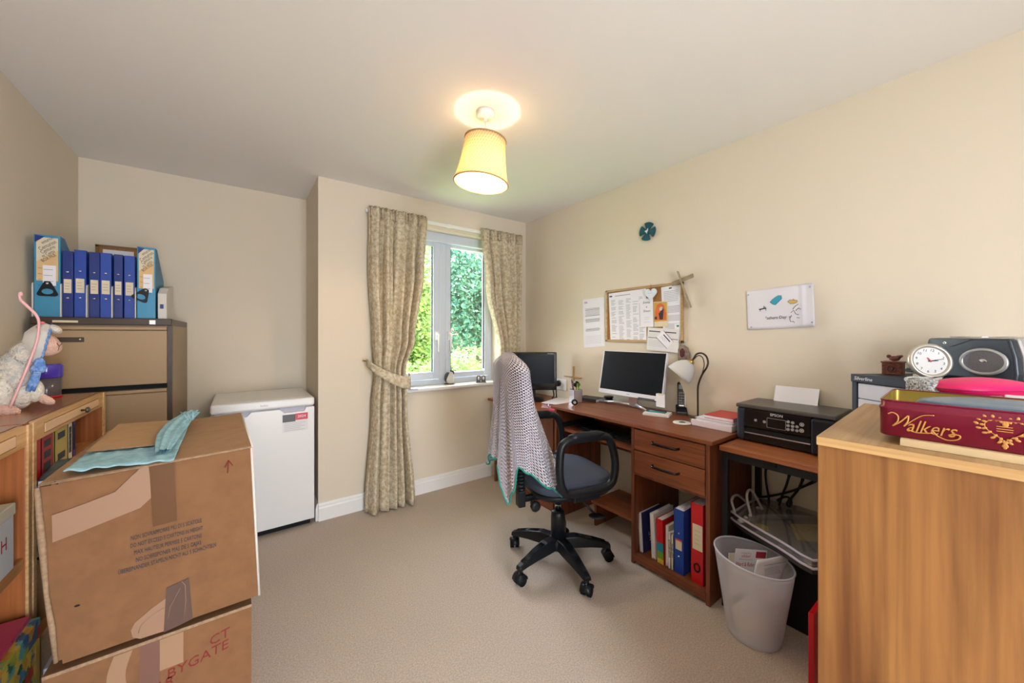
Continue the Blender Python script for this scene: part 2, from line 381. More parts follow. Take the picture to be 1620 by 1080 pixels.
# ================================================================ pendant lamp
LX, LY = .968, 1.532
pl = thing('pendant_lamp', 'lit ceiling pendant with a pleated cream fabric shade', 'pendant lamp', (LX, LY, CEIL))
T0 = Matrix.Translation((LX, LY, 0))
part('ceiling_rose', MB().lathe([(0, 2.36), (.043, 2.36), (.043, 2.338), (.036, 2.330), (.008, 2.328), (.006, 2.316), (0, 2.316)], 28, T0), WHITE, pl, w=True)
part('cord', MB().cyl((LX, LY, 2.32), (LX, LY, 2.19), .0035), WHITE, pl, w=True)
SH = fabric_translucent('lampshade_fabric', (.80, .66, .44), .45)
TILT = Matrix.Translation((LX, LY, 2.22)) @ Matrix.Rotation(math.radians(6), 4, Vector((DV[0], DV[1], 0))) @ Matrix.Translation((0, 0, -2.22))
def shade(u, v):
    a = 2*math.pi*u; t = v; r = .098+.032*t**1.7; r += .0020*math.sin(46*(a+1.13*v)); z = 2.222-.212*t
    return TILT @ Vector((r*math.cos(a), r*math.sin(a), z))
sh = part('lamp_shade', MB().grid(shade, 276, 14, True), SH, pl, w=True, solid=.0015)
pl_ = MB()
for k in range(46):
    pl_.ring_tube([shade((k/46)-.18*j/7 % 1, j/7)*1.0+(shade((k/46)-.18*j/7 % 1, j/7)-Vector((LX, LY, 2.22-.2*j/7)))*.012 for j in range(8)], .0009, 4)
part('pleat_shading', pl_, mat('pleat_shading_tone', (.40, .27, .12), .9), sh, w=True, kind='stuff')  # darker tubes put the shading of the fabric folds into colour
TR = mat('shade_trim', (.42, .27, .12), .9)
for nm, r, z in (('top_trim', .0995, 2.222), ('bottom_trim', .1315, 2.01)):
    part(nm, MB().ring_tube([TILT @ Vector((r*math.cos(2*math.pi*k/40), r*math.sin(2*math.pi*k/40), z)) for k in range(40)], .004, 6, True), TR, sh, w=True)
gm = MB()
for k in range(3):
    a = 2*math.pi*k/3; gm.cyl(TILT @ Vector((.02*math.cos(a), .02*math.sin(a), 2.20)), TILT @ Vector((.098*math.cos(a), .098*math.sin(a), 2.215)), .0015, n=6)
part('shade_ring', gm.ring_tube([TILT @ Vector((.02*math.cos(2*math.pi*k/20), .02*math.sin(2*math.pi*k/20), 2.2)) for k in range(20)], .002, 6, True), WHITE, pl, w=True)
part('lamp_holder', MB().cyl((LX, LY, 2.21), (LX, LY, 2.15), .016), WHITE, pl, w=True)
BULB = mat('bulb_glow', (1, .9, .75), .3, emit=(1, .78, .5), estr=12)
part('bulb', MB().lathe([(.012, .0), (.016, -.015), (.03, -.045), (.03, -.065), (.018, -.085), (0, -.09)], 20, Matrix.Translation((LX, LY, 2.15))), BULB, pl, w=True)
bl = bpy.data.lights.new('pendant_light', 'POINT'); bl.energy = 22; bl.color = (1, .74, .44); bl.shadow_soft_size = .03
bo = bpy.data.objects.new('pendant_light', bl); COL.objects.link(bo); bo.location = (LX, LY, 2.075)

# ================================================================ filing cabinet and what stands on it
CX0, CX1, CY0, CY1, CZ = -.767, -.287, 2.661, 3.38, 1.358
fc = thing('filing_cabinet', 'tall beige and brown steel filing cabinet standing in the alcove', 'filing cabinet', ((CX0+CX1)/2, (CY0+CY1)/2, 0))
part('body', MB().box(CX0, CX1-.002, CY0+.02, CY1, .03, CZ-.03), BEIGES, fc, w=True, bevel=.003)
part('top', MB().box(CX0, CX1, CY0, CY1, CZ-.036, CZ), BROWN, fc, w=True, bevel=.004)
part('plinth', MB().box(CX0+.01, CX1-.01, CY0+.03, CY1-.01, 0, .035), BROWN, fc, w=True)
for xx in (CX0, CX1-.018): part('front_stile', MB().box(xx, xx+.018, CY0, CY0+.03, .03, CZ-.036), BROWN, fc, w=True)
part('side_panel', MB().box(CX1-.003, CX1+.0, CY0+.03, CY1, .03, CZ-.037), BEIGES, fc, w=True)
for k in range(4):
    z1 = CZ-.036-.008-k*.322; z0 = z1-.296
    d = part('drawer', MB().box(CX0+.019, CX1-.019, CY0-.002, CY0+.02, z0, z1-.018).box(CX0+.019, CX1-.019, CY0-.010, CY0+.02, z1-.016, z1), BEIGE, fc, w=True, bevel=.003)
    part('drawer_gap', MB().box(CX0+.019, CX1-.019, CY0+.012, CY0+.025, z0-.024, z0), BLACKM, d, w=True)
    part('label_holder', MB().box(-.69, -.60, CY0-.006, CY0, z1-.075, z1-.052), BROWN, d, w=True, bevel=.002)
    part('rivet', MB().cyl((-.612, CY0-.009, z1-.062), (-.612, CY0-.005, z1-.062), .004), CHROME, d, w=True)
part('badge', MB().box(-.374, -.35, CY0-.003, CY0, CZ-.031, CZ-.008), SILVER, fc, w=True, bevel=.002)
part('name_strip', MB().box(-.70, -.62, CY0-.002, CY0, CZ-.026, CZ-.016), CREAM, fc, w=True)

YBN = 2.70
def fx(px, py=450, Y=YBN): return ony(px, py, Y).x
def fz(px, py, Y=YBN): return ony(px, py, Y).z
def box_file(label, x0, x1, h, lab, pull_x, tilt):
    b = thing('box_file', label, 'box file', ((x0+x1)/2, YBN+.14, CZ), 0, 'blue box files on the filing cabinet')
    y0, y1 = YBN, YBN+.27
    poly = [(y0, CZ), (y1, CZ), (y1, CZ+h*.60), (y0+.05, CZ+h), (y0, CZ+h)]
    M = Matrix(((0, 0, 1, 0), (1, 0, 0, 0), (0, 1, 0, 0), (0, 0, 0, 1)))
    part('side', MB().prism([(a+.002, c) for a, c in poly], x0, x1, M), CYAND, b, w=True, bevel=.002)
    part('spine', MB().box(x0, x1, y0-.004, y0+.003, CZ, CZ+h), CYANB, b, w=True, bevel=.002)
    ww = x1-x0; a0, a1 = x0+.10*ww, x1-.08*ww; zt = CZ+h-.012; zl = CZ+h*lab
    l = part('label_panel', MB().box(a0, a1, y0-.006, y0-.003, zl, zt), MANILA, b, w=True)
    # diagonal patterned heading
    tp = MB().prism([(a0, zt-.115), (a1, zt-.058), (a1, zt), (a0+.3*(a1-a0), zt), (a0, zt-.03)], 0, .0006, P((0, y0-.0062, 0), (1, 0, 0), (0, 0, 1)))
    part('pattern', tp, CREAM, l, w=True)
    part('dark_corner', MB().prism([(x0+.004, zt-.026), (x0+.42*ww, zt+.004), (x0+.004, zt+.008)], 0, .0008, P((0, y0-.0062, 0), (1, 0, 0), (0, 0, 1))), BLUED, l, w=True)
    an = math.atan2(.057, a1-a0)
    for k, (s, fs) in enumerate((('enturion', .019), ('Centurion', .023), ('Centurio', .021), ('nt Centu', .019), ('BOX FILE', .019))):
        c = Vector(((a0+a1)/2+.001*k, y0-.0073, zt-.017-.0195*k+.004*(k == 0)))
        Mt = P(c, (math.cos(an), 0, math.sin(an)), (-math.sin(an), 0, math.cos(an)))
        text('lettering', s, fs, Mt, INK, l, sx=.70)
    st = MB().box(a0+.3*(a1-a0), a1-.006, y0-.0078, y0-.006, zt-.225, zt-.130)
    part('sticker', st, PAPER, l, w=True)
    q = MB(); lines(q, FW(0, y0-.0079, 0), a0+.33*(a1-a0), a1-.012, zt-.205, zt-.150, 3, .0015, 3)
    lines(q, FW(0, y0-.0062, 0), a0+.005, a0+.27*(a1-a0), zt-.225, zt-.145, 4, .0014, 2); part('print', q, INK, l, w=True)
    bc = MB(); rr = random.Random(4)
    for k in range(12): xx = a0+(a1-a0)*(.30+.036*k); bc.box(xx, xx+.0008+.0014*rr.random(), y0-.0072, y0-.006, zl+.012, zl+.033)
    part('barcode', bc, INK, l, w=True)
    # finger pull
    px_ = pull_x; Mp = P((px_, y0-.004, CZ+h*lab-.002), (math.cos(tilt), 0, math.sin(tilt)), (-math.sin(tilt), 0, math.cos(tilt)))
    outer = [(-.010, 0), (.010, 0), (.034, -.062), (.026, -.070), (-.026, -.070), (-.034, -.062)]
    n = 20; hole = circ(0, -.048, .018, n, .013); pm = MB()
    def edge(a):
        d = Vector((math.cos(a), math.sin(a))); best = 9
        for i in range(len(outer)):
            p = Vector(outer[i])-Vector((0, -.048)); e = Vector(outer[(i+1) % len(outer)])-Vector(outer[i]); den = d.x*e.y-d.y*e.x
            if abs(den) < 1e-9: continue
            t = (p.x*e.y-p.y*e.x)/den; s_ = (p.x*d.y-p.y*d.x)/den
            if t > 0 and -.001 <= s_ <= 1.001: best = min(best, t)
        return (d.x*best, d.y*best-.048)
    oo = [edge(2*math.pi*i/40) for i in range(40)]; hh = circ(0, -.048, .018, 40, .013)
    vs = [Mp @ Vector((a, c, z)) for z in (.0, .004) for a, c in oo+hh]; fs = []
    for i in range(40):
        j = (i+1) % 40; fs += [(80+i, 80+j, 120+j, 120+i), (i, j, 80+j, 80+i), (40+j, 40+i, 120+i, 120+j)]
    part('finger_pull', pm.add(vs, fs), BLACK, b, w=True)
    part('rivet', MB().cyl(Mp @ Vector((0, -.010, .003)), Mp @ Vector((0, -.010, .007)), .005), CHROME, b, w=True)
box_file('blue box file with a big patterned label, left end by the wall', fx(54), fx(96), fz(75, 372)-CZ, .44, fx(76), 0)
box_file('blue box file right of the ring binders, finger pull hanging askew', fx(217), fx(246), fz(230, 391)-CZ, .42, fx(233), -.5)
bind = [(98, 116, 397, 'D', 'leftmost of the six on the filing cabinet, beside the big box file'), (116, 136, 395, 'B', 'second from the left of the six on the filing cabinet'), (139, 157, 398, 'D', 'third from the left of the six on the filing cabinet'),
        (158, 176.5, 400, 'B', 'fourth from the left of the six on the filing cabinet'), (179, 194, 402, 'D', 'fifth from the left on the filing cabinet, narrowest of the six'), (195, 213, 404, 'B', 'rightmost of the six on the filing cabinet, by a box file')]
for i, (a, b_, top, c, lb) in enumerate(bind):
    x0, x1 = fx(a), fx(b_); h = fz((a+b_)/2, top)-CZ; m_ = BLUED if c == 'D' else BLUEB
    b = thing('ring_binder', 'blue ring binder, '+lb, 'ring binder', ((x0+x1)/2, YBN+.1, CZ), 0, 'blue ring binders on the filing cabinet')
    dy = .006*(i % 3)
    part('cover', MB().box(x0+.001, x0+.005, YBN+dy+.003, YBN+.25, CZ, CZ+h).box(x1-.005, x1-.001, YBN+dy+.003, YBN+.25, CZ, CZ+h), m_, b, w=True, bevel=.001)
    part('spine', MB().box(x0+.001, x1-.001, YBN+dy, YBN+dy+.004, CZ, CZ+h), m_, b, w=True, bevel=.0015)
    part('paper_block', MB().box(x0+.006, x1-.006, YBN+dy+.03, YBN+.235, CZ+.008, CZ+h-.012), PAPER, b, w=True)
    za, zb_ = CZ+h*.365, CZ+h*.575; ww = x1-x0
    l = part('spine_label', MB().box(x0+.16*ww, x1-.16*ww, YBN+dy-.0008, YBN+dy+.001, za, zb_), CREAM, b, w=True)
    q = MB(); lines(q, FW(0, YBN+dy-.001, 0), x0+.26*ww, x1-.25*ww, za+.02, zb_-.02, 3, .0012, i); part('handwriting', q, INK, l, w=True)
    for zz in (CZ+h*.29, CZ+h*.685): part('rivet', MB().lathe([(0, .0035), (.004, .003), (.006, 0)], 12, P(((x0+x1)/2, YBN+dy, zz), (1, 0, 0), (0, 0, 1)) @ Matrix.Diagonal((1.2, .75, 1, 1))), CHROME, b, w=True)
# magazine racks (white card sides seen between the binders)
RACK = mat('rack_card', (.62, .60, .55), .7)
def rack(x, label, wide=.003):
    t = thing('rack_divider', label, 'file divider', (x, YBN+.12, CZ), 0, 'pale dividers between the binders')
    poly = [(YBN-.008, CZ), (YBN+.24, CZ), (YBN+.24, CZ+.20), (YBN+.06, CZ+.17), (YBN-.004, CZ+.158), (YBN-.008, CZ+.15)]
    M = Matrix(((0, 0, 1, 0), (1, 0, 0, 0), (0, 1, 0, 0), (0, 0, 0, 1)))
    part('upright', MB().prism(poly, x-wide/2, x+wide/2, M), RACK, t, w=True); part('foot', MB().box(x-wide/2, x+wide/2+.001, YBN-.009, YBN-.008, CZ, CZ+.14), RACK, t, w=True); return t
rack(fx(52.3), 'pale card divider at the wall end of the files', .004); rack(fx(97), 'pale divider right of the big patterned box file', .004)
rack(fx(137.5), 'pale divider between the second and third blue binders', .003); rack(fx(177.5), 'pale divider between the fourth and fifth blue binders', .003); rack(fx(214.7), 'pale divider left of the right box file', .003)
t = thing('magazine_file', 'pale card magazine file at the right end of the files', 'magazine file', (fx(255), 2.8, CZ))
x0, x1 = fx(249.5), fx(249.5)+.035
poly = [(2.70, CZ), (2.96, CZ), (2.96, CZ+.2), (2.76, CZ+.17), (2.70, CZ+.135)]
part('body', MB().prism(poly, x0, x1, Matrix(((0, 0, 1, 0), (1, 0, 0, 0), (0, 1, 0, 0), (0, 0, 0, 1)))), RACK, t, w=True, bevel=.002)
part('finger_hole', MB().box(x1-.026, x1-.012, 2.6985, 2.701, CZ+.055, CZ+.078), BLUED, t, w=True)
t = thing('cork_panel', 'brown board propped on the wall behind the blue binders', 'board', (fx(190, 390, 3.2), 3.2, CZ))
x0, x1 = fx(155, 390, 3.2), fx(222, 390, 3.2); zt = fz(160, 388, 3.2)
part('panel', MB().box(x0, x1, 3.2, 3.215, CZ, zt), CORK, t, w=True); part('frame', MB().box(x0-.01, x0+.005, 3.195, 3.22, CZ, zt).box(x0-.01, x1, 3.195, 3.22, zt-.008, zt+.004), mat('dark_gold', (.2, .1, .03), .5), t, w=True)
part('pinned_paper', MB().box(x0+.02, x0+.15, 3.197, 3.2, zt-.07, zt-.022), PAPER, t, w=True); part('back_rest', MB().box(x0+.1, x0+.12, 3.215, 3.3, CZ, CZ+.2), CORK, t, w=True)

# ================================================================ undercounter fridge
F0, F1, G0, G1 = -.137, .408, 2.79, 3.345
fr = thing('fridge', 'white undercounter fridge standing in the alcove beside the filing cabinet', 'fridge', ((F0+F1)/2, (G0+G1)/2, 0))
part('body', MB().box(F0+.004, F1-.004, G0+.05, G1, .03, .81), FRIDGE, fr, w=True, bevel=.004)
part('lid', MB().box(F0, F1, G0-.006, G1, .802, .858), FRIDGE, fr, w=True, bevel=.014, seg=4)
part('lid_inset', MB().box(F0+.03, F1-.03, G0+.04, G1-.03, .857, .8595), FRIDGE, fr, w=True, bevel=.003)
xm = (F0+F1)/2
dp = [(F0, .045), (F1, .045), (F1, .795), (F1-.05, .795), (F1-.06, .770), (xm+.10, .770), (xm+.075, .795), (xm-.075, .795), (xm-.10, .770), (F0+.06, .770), (F0+.05, .795), (F0, .795)]
dr = part('door', MB().prism(dp, 0, .05, P((0, G0+.05, 0), (1, 0, 0), (0, 0, 1))), FRIDGE, fr, w=True, bevel=.005, seg=3)
part('handle_recess', MB().box(F0+.02, F1-.02, G0+.02, G0+.052, .765, .800), FRIDGEG, dr, w=True)
part('plinth', MB().box(F0+.02, F1-.02, G0+.04, G0+.06, 0.004, .045), BLACKM, fr, w=True)
for xx in (F0+.05, F1-.05): part('foot', MB().cyl((xx, G0+.07, 0), (xx, G0+.07, .03), .018), BLACK, fr, w=True)
sx0, sx1, sz1 = ony(447, 655, G0).x, ony(487, 655, G0).x, ony(467, 654, G0).z
st = part('energy_sticker', MB().box(sx0, sx1, G0-.0012, G0, sz1-.115, sz1), mat('sticker_clear', (.72, .70, .69), .4), dr, w=True)
part('sticker_red', MB().box((sx0+sx1)/2, sx1, G0-.0016, G0, sz1-.042, sz1), mat('sticker_redm', (.62, .04, .07), .4), st, w=True)
part('sticker_dark', MB().box(sx0, (sx0+sx1)/2, G0-.0016, G0, sz1-.05, sz1-.002), mat('sticker_darkm', (.08, .07, .07), .4), st, w=True)
text('lettering', '2024', .024, FW((sx0+3*sx1)/4-.0, G0-.002, sz1-.02), PAPER, st)
q = MB(); lines(q, FW(0, G0-.0013, 0), sx0+.01, sx1-.01, sz1-.105, sz1-.06, 5, .0018, 8); part('print', q, GREYINK, st, w=True)
text('badge', 'beko', .020, FW(ony(418, 636, G0).x, G0-.007, .830), GREYINK, fr)
# ================================================================ pine bookcases along the left wall
SXF, SXB, SZ = -.50, -.785, 1.01
def bookcase(label, y0, y1, knob):
    b = thing('bookcase', label, 'bookcase', ((SXF+SXB)/2, (y0+y1)/2, 0))
    for yy in (y0, y1-.022): 
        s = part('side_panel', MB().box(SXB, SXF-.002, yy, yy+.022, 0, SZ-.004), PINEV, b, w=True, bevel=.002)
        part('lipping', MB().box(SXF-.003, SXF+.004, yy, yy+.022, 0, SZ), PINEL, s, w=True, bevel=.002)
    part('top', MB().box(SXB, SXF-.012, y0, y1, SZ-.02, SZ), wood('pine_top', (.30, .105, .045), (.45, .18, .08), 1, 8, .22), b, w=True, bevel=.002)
    part('back', MB().box(SXB, SXB+.006, y0+.02, y1-.02, .05, SZ-.02), PINE, b, w=True)
    rail = part('drawer_front', MB().box(SXF-.02, SXF, y0+.023, y1-.023, SZ-.062, SZ), PINEL, b, w=True, bevel=.002)
    part('inset_panel', MB().box(SXF-.004, SXF+.002, y0+.09, y1-.09, SZ-.047, SZ-.018), mat('inset_pine', (.80, .52, .30), .4), rail, w=True, bevel=.0015)
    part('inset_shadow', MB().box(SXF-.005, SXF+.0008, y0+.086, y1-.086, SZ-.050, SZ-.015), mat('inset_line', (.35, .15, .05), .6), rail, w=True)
    if knob is not None: part('knob', MB().lathe([(.004, 0), (.004, .012), (.011, .016), (.012, .022), (.006, .026), (0, .027)], 16, P((SXF, knob, SZ-.032), (0, 1, 0), (0, 0, 1))), mat('pewter', (.16, .14, .11), .35, .9), rail, w=True)
    return b
bf = bookcase('pine bookcase with a knobbed top drawer, next to the filing cabinet', 1.748, 2.49, onx(127, 648, SXF).y)
bn = bookcase('nearer pine bookcase at the left edge, partly out of view', 1.0, 1.736, None)
for z_ in (.30, .585, .795): part('shelf', MB().box(SXB, SXF-.015, 1.77, 2.468, z_-.02, z_), PINE, bf, w=True, bevel=.003)
for z_ in (.20, .625): part('shelf', MB().box(SXB, SXF-.005, 1.02, 1.714, z_-.034, z_), PINE, bn, w=True, bevel=.004)
# books in the far bookcase (upper bay)
def book(label, loc, dims, cover, rotz=0, group=None, spine_marks=None, lean=0, name='book'):
    """upright book: dims = thickness (y), depth (x), height (z); spine looks toward +x"""
    b = thing(name, label, 'book', loc, rotz, group); t, d, h = dims
    R_ = Matrix.Rotation(lean, 4, 'X')
    def tr(mb): mb.v = [tuple(R_ @ Vector(p)) for p in mb.v]; return mb
    part('cover', tr(MB().box(-d/2, d/2, -t/2, -t/2+.002, 0, h).box(-d/2, d/2, t/2-.002, t/2, 0, h).box(d/2-.002, d/2, -t/2, t/2, 0, h)), cover, b)
    part('pages', tr(MB().box(-d/2+.003, d/2-.003, -t/2+.002, t/2-.002, .003, h-.003)), CREAM, b)
    if spine_marks:
        q = MB()
        for k in range(spine_marks): zz = h*(.25+.5*k/max(1, spine_marks-1)); q.box(d/2-.0005, d/2+.0006, -t*.28, t*.28, zz-.012, zz+.012)
        part('spine_print', tr(q), INK, b)
    return b
SB = .795
def by_(px, X=-.525): return onx(px, 700, X).y
for lab_, a_, b_, col_, mk in (('thin red book at the near end of the upper bay of the pine bookcase', 57, 65, RED, None), ('thick red dictionary with dark spine marks in the pine bookcase', 65.3, 84, mat('deep_red', (.42, .012, .02), .4), 3),
        ('thick olive and yellow book in the pine bookcase', 86.5, 107, mat('olive', (.50, .38, .10), .5), 2), ('cream book with small colour marks in the pine bookcase', 107.5, 114.5, CREAM, 4), ('narrow dark purple book in the pine bookcase', 115, 120, mat('purple', (.09, .02, .22), .4), 5)):
    y0_, y1_ = by_(a_), by_(b_)
    book(lab_, (-.60, (y0_+y1_)/2, SB), (y1_-y0_-.002, .15, .150), col_, 0, 'books in the pine bookcase', mk)
def flatbook(name, label, cat, c, dims, cover, rotz=0, marks=0, pages=True, group=None):
    b = thing(name, label, cat, c, rotz, group); a, d, h = dims
    part('cover', MB().box(-a/2, a/2, -d/2, d/2, 0, .002).box(-a/2, a/2, -d/2, d/2, h-.002, h).box(-a/2, -a/2+.002, -d/2, d/2, 0, h), cover, b)
    if pages: part('pages', MB().box(-a/2+.003, a/2-.003, -d/2+.003, d/2-.003, .002, h-.002), PAPER, b)
    return b
b = flatbook('book', 'dark atlas lying flat across the shelf front under the red books', 'book', (-.475, 1.93, SB), (.09, .26, .026), mat('atlas_dark', (.02, .03, .07), .3), 3.14+.12)
part('cover_picture', MB().box(-.04, .04, -.12, .12, .0258, .0268), mat('atlas_art', (.10, .20, .22), .3, noise=.6, nscale=18), b)
b = thing('book', 'pale teal booklet standing in the lower bay of the pine bookcase', 'book', (-.53, 1.86, .585))
part('cover', MB().box(-.006, 0, -.08, .16, 0, .135), mat('teal_pale', (.16, .42, .42), .4), b); part('title_strip', MB().box(0, .001, -.06, .02, .012, .03), PAPER, b); q = MB(); lines(q, P((0.0, 0, 0), (0, 1, 0), (0, 0, 1)), -.06, .1, .06, .12, 5, .002, 1); part('print', q, INK, b)
part('pages', MB().box(-.02, -.006, -.08, .16, 0.002, .133), PAPER, b)
b = thing('paper_bag', 'crumpled brown paper parcel on a lower shelf of the pine bookcase', 'parcel', (-.575, 1.935, .30))
def crum(u, v):
    a = 2*math.pi*u; rr = math.sin(math.pi*min(max(v, .02), .98))**.45; k = 1+.10*math.sin(5*a+7*v)+.06*math.sin(9*a-5*v)
    return Vector((.075*rr*k*math.cos(a), .13*rr*k*math.sin(a), .215*v))
part('wrapping', MB().grid(crum, 40, 22, True), mat('kraft', (.45, .22, .08), .7, noise=.2, nscale=12), b); part('fold', MB().box(.05, .072, -.06, .06, .10, .13), mat('kraft2', (.50, .25, .09), .7), b)
b = thing('stationery_box', 'flat white and green box standing low beside the cartons', 'box', (-.462, 1.83, 0))
part('lid', MB().box(-.012, .012, -.1, .1, .20, .27), PAPER, b, bevel=.002); part('body', MB().box(-.015, .015, -.1, .1, 0, .20), mat('green_box', (.02, .28, .16), .5), b, bevel=.002)
b = thing('file_box', 'black file box standing on the middle shelf of the pine bookcase', 'file box', (-.585, 2.26, .30)); part('body', MB().box(-.07, .06, -.14, .14, 0, .24), BLACKM, b, bevel=.003); part('label', MB().box(.06, .061, -.09, -.02, .08, .2), PAPER, b)
# near bookcase contents
b = thing('gift_box', 'white box with red writing on the shelf at the left edge', 'box', (-.56, 1.60, .625))
part('body', MB().box(-.05, .055, -.07, .055, 0, .165), mat('box_white', (.75, .72, .68), .6), b, bevel=.002); part('lid', MB().box(-.053, .058, -.073, .058, .15, .182), CREAM, b, bevel=.003)
text('lettering', 'H', .05, P((.0552, .0, .085), (0, 1, 0), (0, 0, 1)), REDINK, b, w=False)
def voro(name, cols, scale):
    if name in MATS: return MATS[name]
    m, nt, bs = _new(name); N = nt.nodes; L = nt.links; tc = N.new('ShaderNodeTexCoord'); v = N.new('ShaderNodeTexVoronoi'); v.inputs['Scale'].default_value = scale
    nz = N.new('ShaderNodeTexNoise'); nz.inputs['Scale'].default_value = scale*.5; r = N.new('ShaderNodeValToRGB'); r.color_ramp.interpolation = 'CONSTANT'
    while len(r.color_ramp.elements) < len(cols): r.color_ramp.elements.new(.5)
    for i, c in enumerate(cols): r.color_ramp.elements[i].position = i/len(cols); r.color_ramp.elements[i].color = (*c, 1)
    mpv = N.new('ShaderNodeMixRGB'); mpv.inputs[0].default_value = .03; L.new(tc.outputs['Object'], mpv.inputs[1]); L.new(nz.outputs['Color'], mpv.inputs[2]); L.new(mpv.outputs[0], v.inputs['Vector'])
    sp = N.new('ShaderNodeSeparateColor'); L.new(v.outputs['Color'], sp.inputs[0]); L.new(sp.outputs[0], r.inputs['Fac']); L.new(r.outputs['Color'], bs.inputs['Base Color']); bs.inputs['Roughness'].default_value = .35
    MATS[name] = m; return m
b = thing('storage_box', 'storage box covered in colourful leaf pattern at the lower left edge', 'box', (-.575, 1.545, .20))
pat = voro('leaf_pattern', [(.02, .12, .10), (.55, .25, .03), (.04, .18, .30), (.35, .36, .05), (.45, .03, .03), (.03, .10, .22), (.60, .42, .06), (.10, .35, .30)], 38)
part('body', MB().box(-.12, .105, -.15, .135, 0, .24), pat, b, bevel=.003); part('lid', MB().box(-.124, .11, -.155, .14, .20, .255), pat, b, bevel=.003)
part('label_holder', MB().box(.105, .108, -.05, .05, .09, .14), BRASS, b, bevel=.001); part('label_card', MB().box(.108, .1088, -.04, .04, .097, .133), CREAM, b)
for yy in (-.145, .125): part('corner_guard', MB().box(.098, .112, yy, yy+.012, 0, .20), BRASS, b, bevel=.001)
b = thing('folder', 'pink folder lying on the leaf-patterned storage box', 'folder', (-.562, 1.555, .455))
part('cover', MB().box(-.10, .08, -.14, .12, 0, .005).box(-.10, .08, -.14, .12, .011, .015), mat('pink_folder', (.55, .05, .12), .4), b, bevel=.001); part('flap', MB().box(.04, .085, -.08, .0, .013, .018), mat('pink_folder', 0, 0), b, bevel=.001); part('papers', MB().box(-.09, .075, -.13, .11, .005, .011), PAPER, b)

# ================================================================ cartons
YC = 1.40
def carton(name, label, c, w_, d_, h_, lean, front_marks):
    pass
# lower carton
lo = thing('carton', 'lower cardboard carton with red handwriting, under the other carton', 'carton', (-.175, 1.71, 0), 0, 'stacked cartons')
lx0, lx1, ly0, ly1, lh = -.385, .031, YC, 2.0, .437
def walls_box(mb, x0, x1, y0, y1, z0, z1, t=.005):
    return mb.box(x0, x1, y0, y0+t, z0, z1).box(x0, x1, y1-t, y1, z0, z1).box(x0, x0+t, y0+t, y1-t, z0, z1).box(x1-t, x1, y0+t, y1-t, z0, z1)
part('body', walls_box(MB().box(lx0, lx1, ly0, ly1, 0, .005), lx0, lx1, ly0, ly1, .005, lh), CARD, lo, w=True)
xm = (lx0+lx1)/2
part('top_flap', MB().hexa([(lx0, ly0, lh), (lx1, ly0, lh), (lx1, 1.699, lh-.008), (lx0, 1.699, lh-.006)], [(lx0, ly0, lh+.005), (lx1, ly0, lh+.005), (lx1, 1.699, lh-.003), (lx0, 1.699, lh-.001)]), CARD, lo, w=True)
part('top_flap', MB().hexa([(lx0, 1.701, lh-.006), (lx1, 1.701, lh-.008), (lx1, ly1, lh), (lx0, ly1, lh)], [(lx0, 1.701, lh-.001), (lx1, 1.701, lh-.003), (lx1, ly1, lh+.005), (lx0, ly1, lh+.005)]), CARD, lo, w=True)
part('edge_lip', MB().box(lx0, lx1+.001, ly0-.001, ly0+.002, lh-.002, lh+.006), CARDE, lo, w=True)
t1, t2 = ony(221, 1050, ly0).x, ony(252, 1050, ly0).x
part('tape', MB().box(t1, t2, ly0-.0008, ly0, .26, lh), mat('violet_tape', (.20, .10, .075), .4, spec=.2), lo, w=True)
tm = MB()
def wob(u, v): return Vector((t1-.05+.035*v+.012*math.sin(3+5*u), ly0-.0006, lh-.005-.18*u))
part('torn_patch', tm.grid(wob, 12, 2).box(t2+.001, t2+.05, ly0-.0007, ly0, lh-.09, lh-.004), mat('torn_card', (.36, .21, .12), .8), lo, w=True)
for s_, px_, py_, fs, an in (('BYGATE', 313, 1043, .038, .30), ('CT', 346, 1008, .038, .35), ('18', 258, 1084, .038, .3)):
    pt = ony(px_, py_, ly0-.0006); text('handwriting', s_, fs, P(pt, (math.cos(an*.55), 0, math.sin(an*.55)), (0, 0, 1)), mat('red_marker', (.22, .018, .014), .8), lo, shear=.2)
# upper carton, leaning slightly
up = thing('carton', 'upper cardboard carton printed with stacking warnings, cloth and card on top', 'carton', (-.16, 1.70, .445), 0, 'stacked cartons')
B0, B1, B2, B3 = Vector((-.352, YC, .459)), Vector((.049, YC, .462)), Vector((.046, 2.02, .448)), Vector((-.36, 2.02, .448))
T0_, T1_, T2_, T3_ = Vector((-.371, YC+.004, .914)), Vector((.029, YC+.004, .925)), Vector((.006, 2.02, .925)), Vector((-.375, 2.02, .915))
def quad_wall(a, b, c, d, t): # a,b bottom; c,d top (c above b); inward thickness
    n = (b-a).cross(d-a).normalized()*t; return MB().hexa([a, b, b-n, a-n], [d, c, c-n, d-n])
body = MB()
for a, b_, c, d in ((B0, B1, T1_, T0_), (B1, B2, T2_, T1_), (B2, B3, T3_, T2_), (B3, B0, T0_, T3_)):
    w_ = quad_wall(a, b_, c, d, .005); body.add(w_.v, w_.f)
body.hexa([B0, B3, B2, B1], [B0+Vector((0, 0, .004)), B3+Vector((0, 0, .004)), B2+Vector((0, 0, .004)), B1+Vector((0, 0, .004))])
part('body', body, CARD, up, w=True)
e = Vector((0, 0, .006)); off = Vector((-.018, -.004, -.006)); mid0 = (T0_+T3_)/2; mid1 = (T1_+T2_)/2; g = Vector((0, .001, 0))
fl = part('top_flap', MB().hexa([T0_+off, mid0+off-g, mid1-g, T1_+Vector((.002, -.004, 0))], [T0_+off+e, mid0+off-g+e, mid1-g+e, T1_+Vector((.002, -.004, 0))+e]), CARD_LIT, up, w=True)
part('top_flap', MB().hexa([mid0+off+g, T3_+off, T2_, mid1+g], [mid0+off+g+e, T3_+off+e, T2_+e, mid1+g+e]), CARD_LIT, up, w=True)
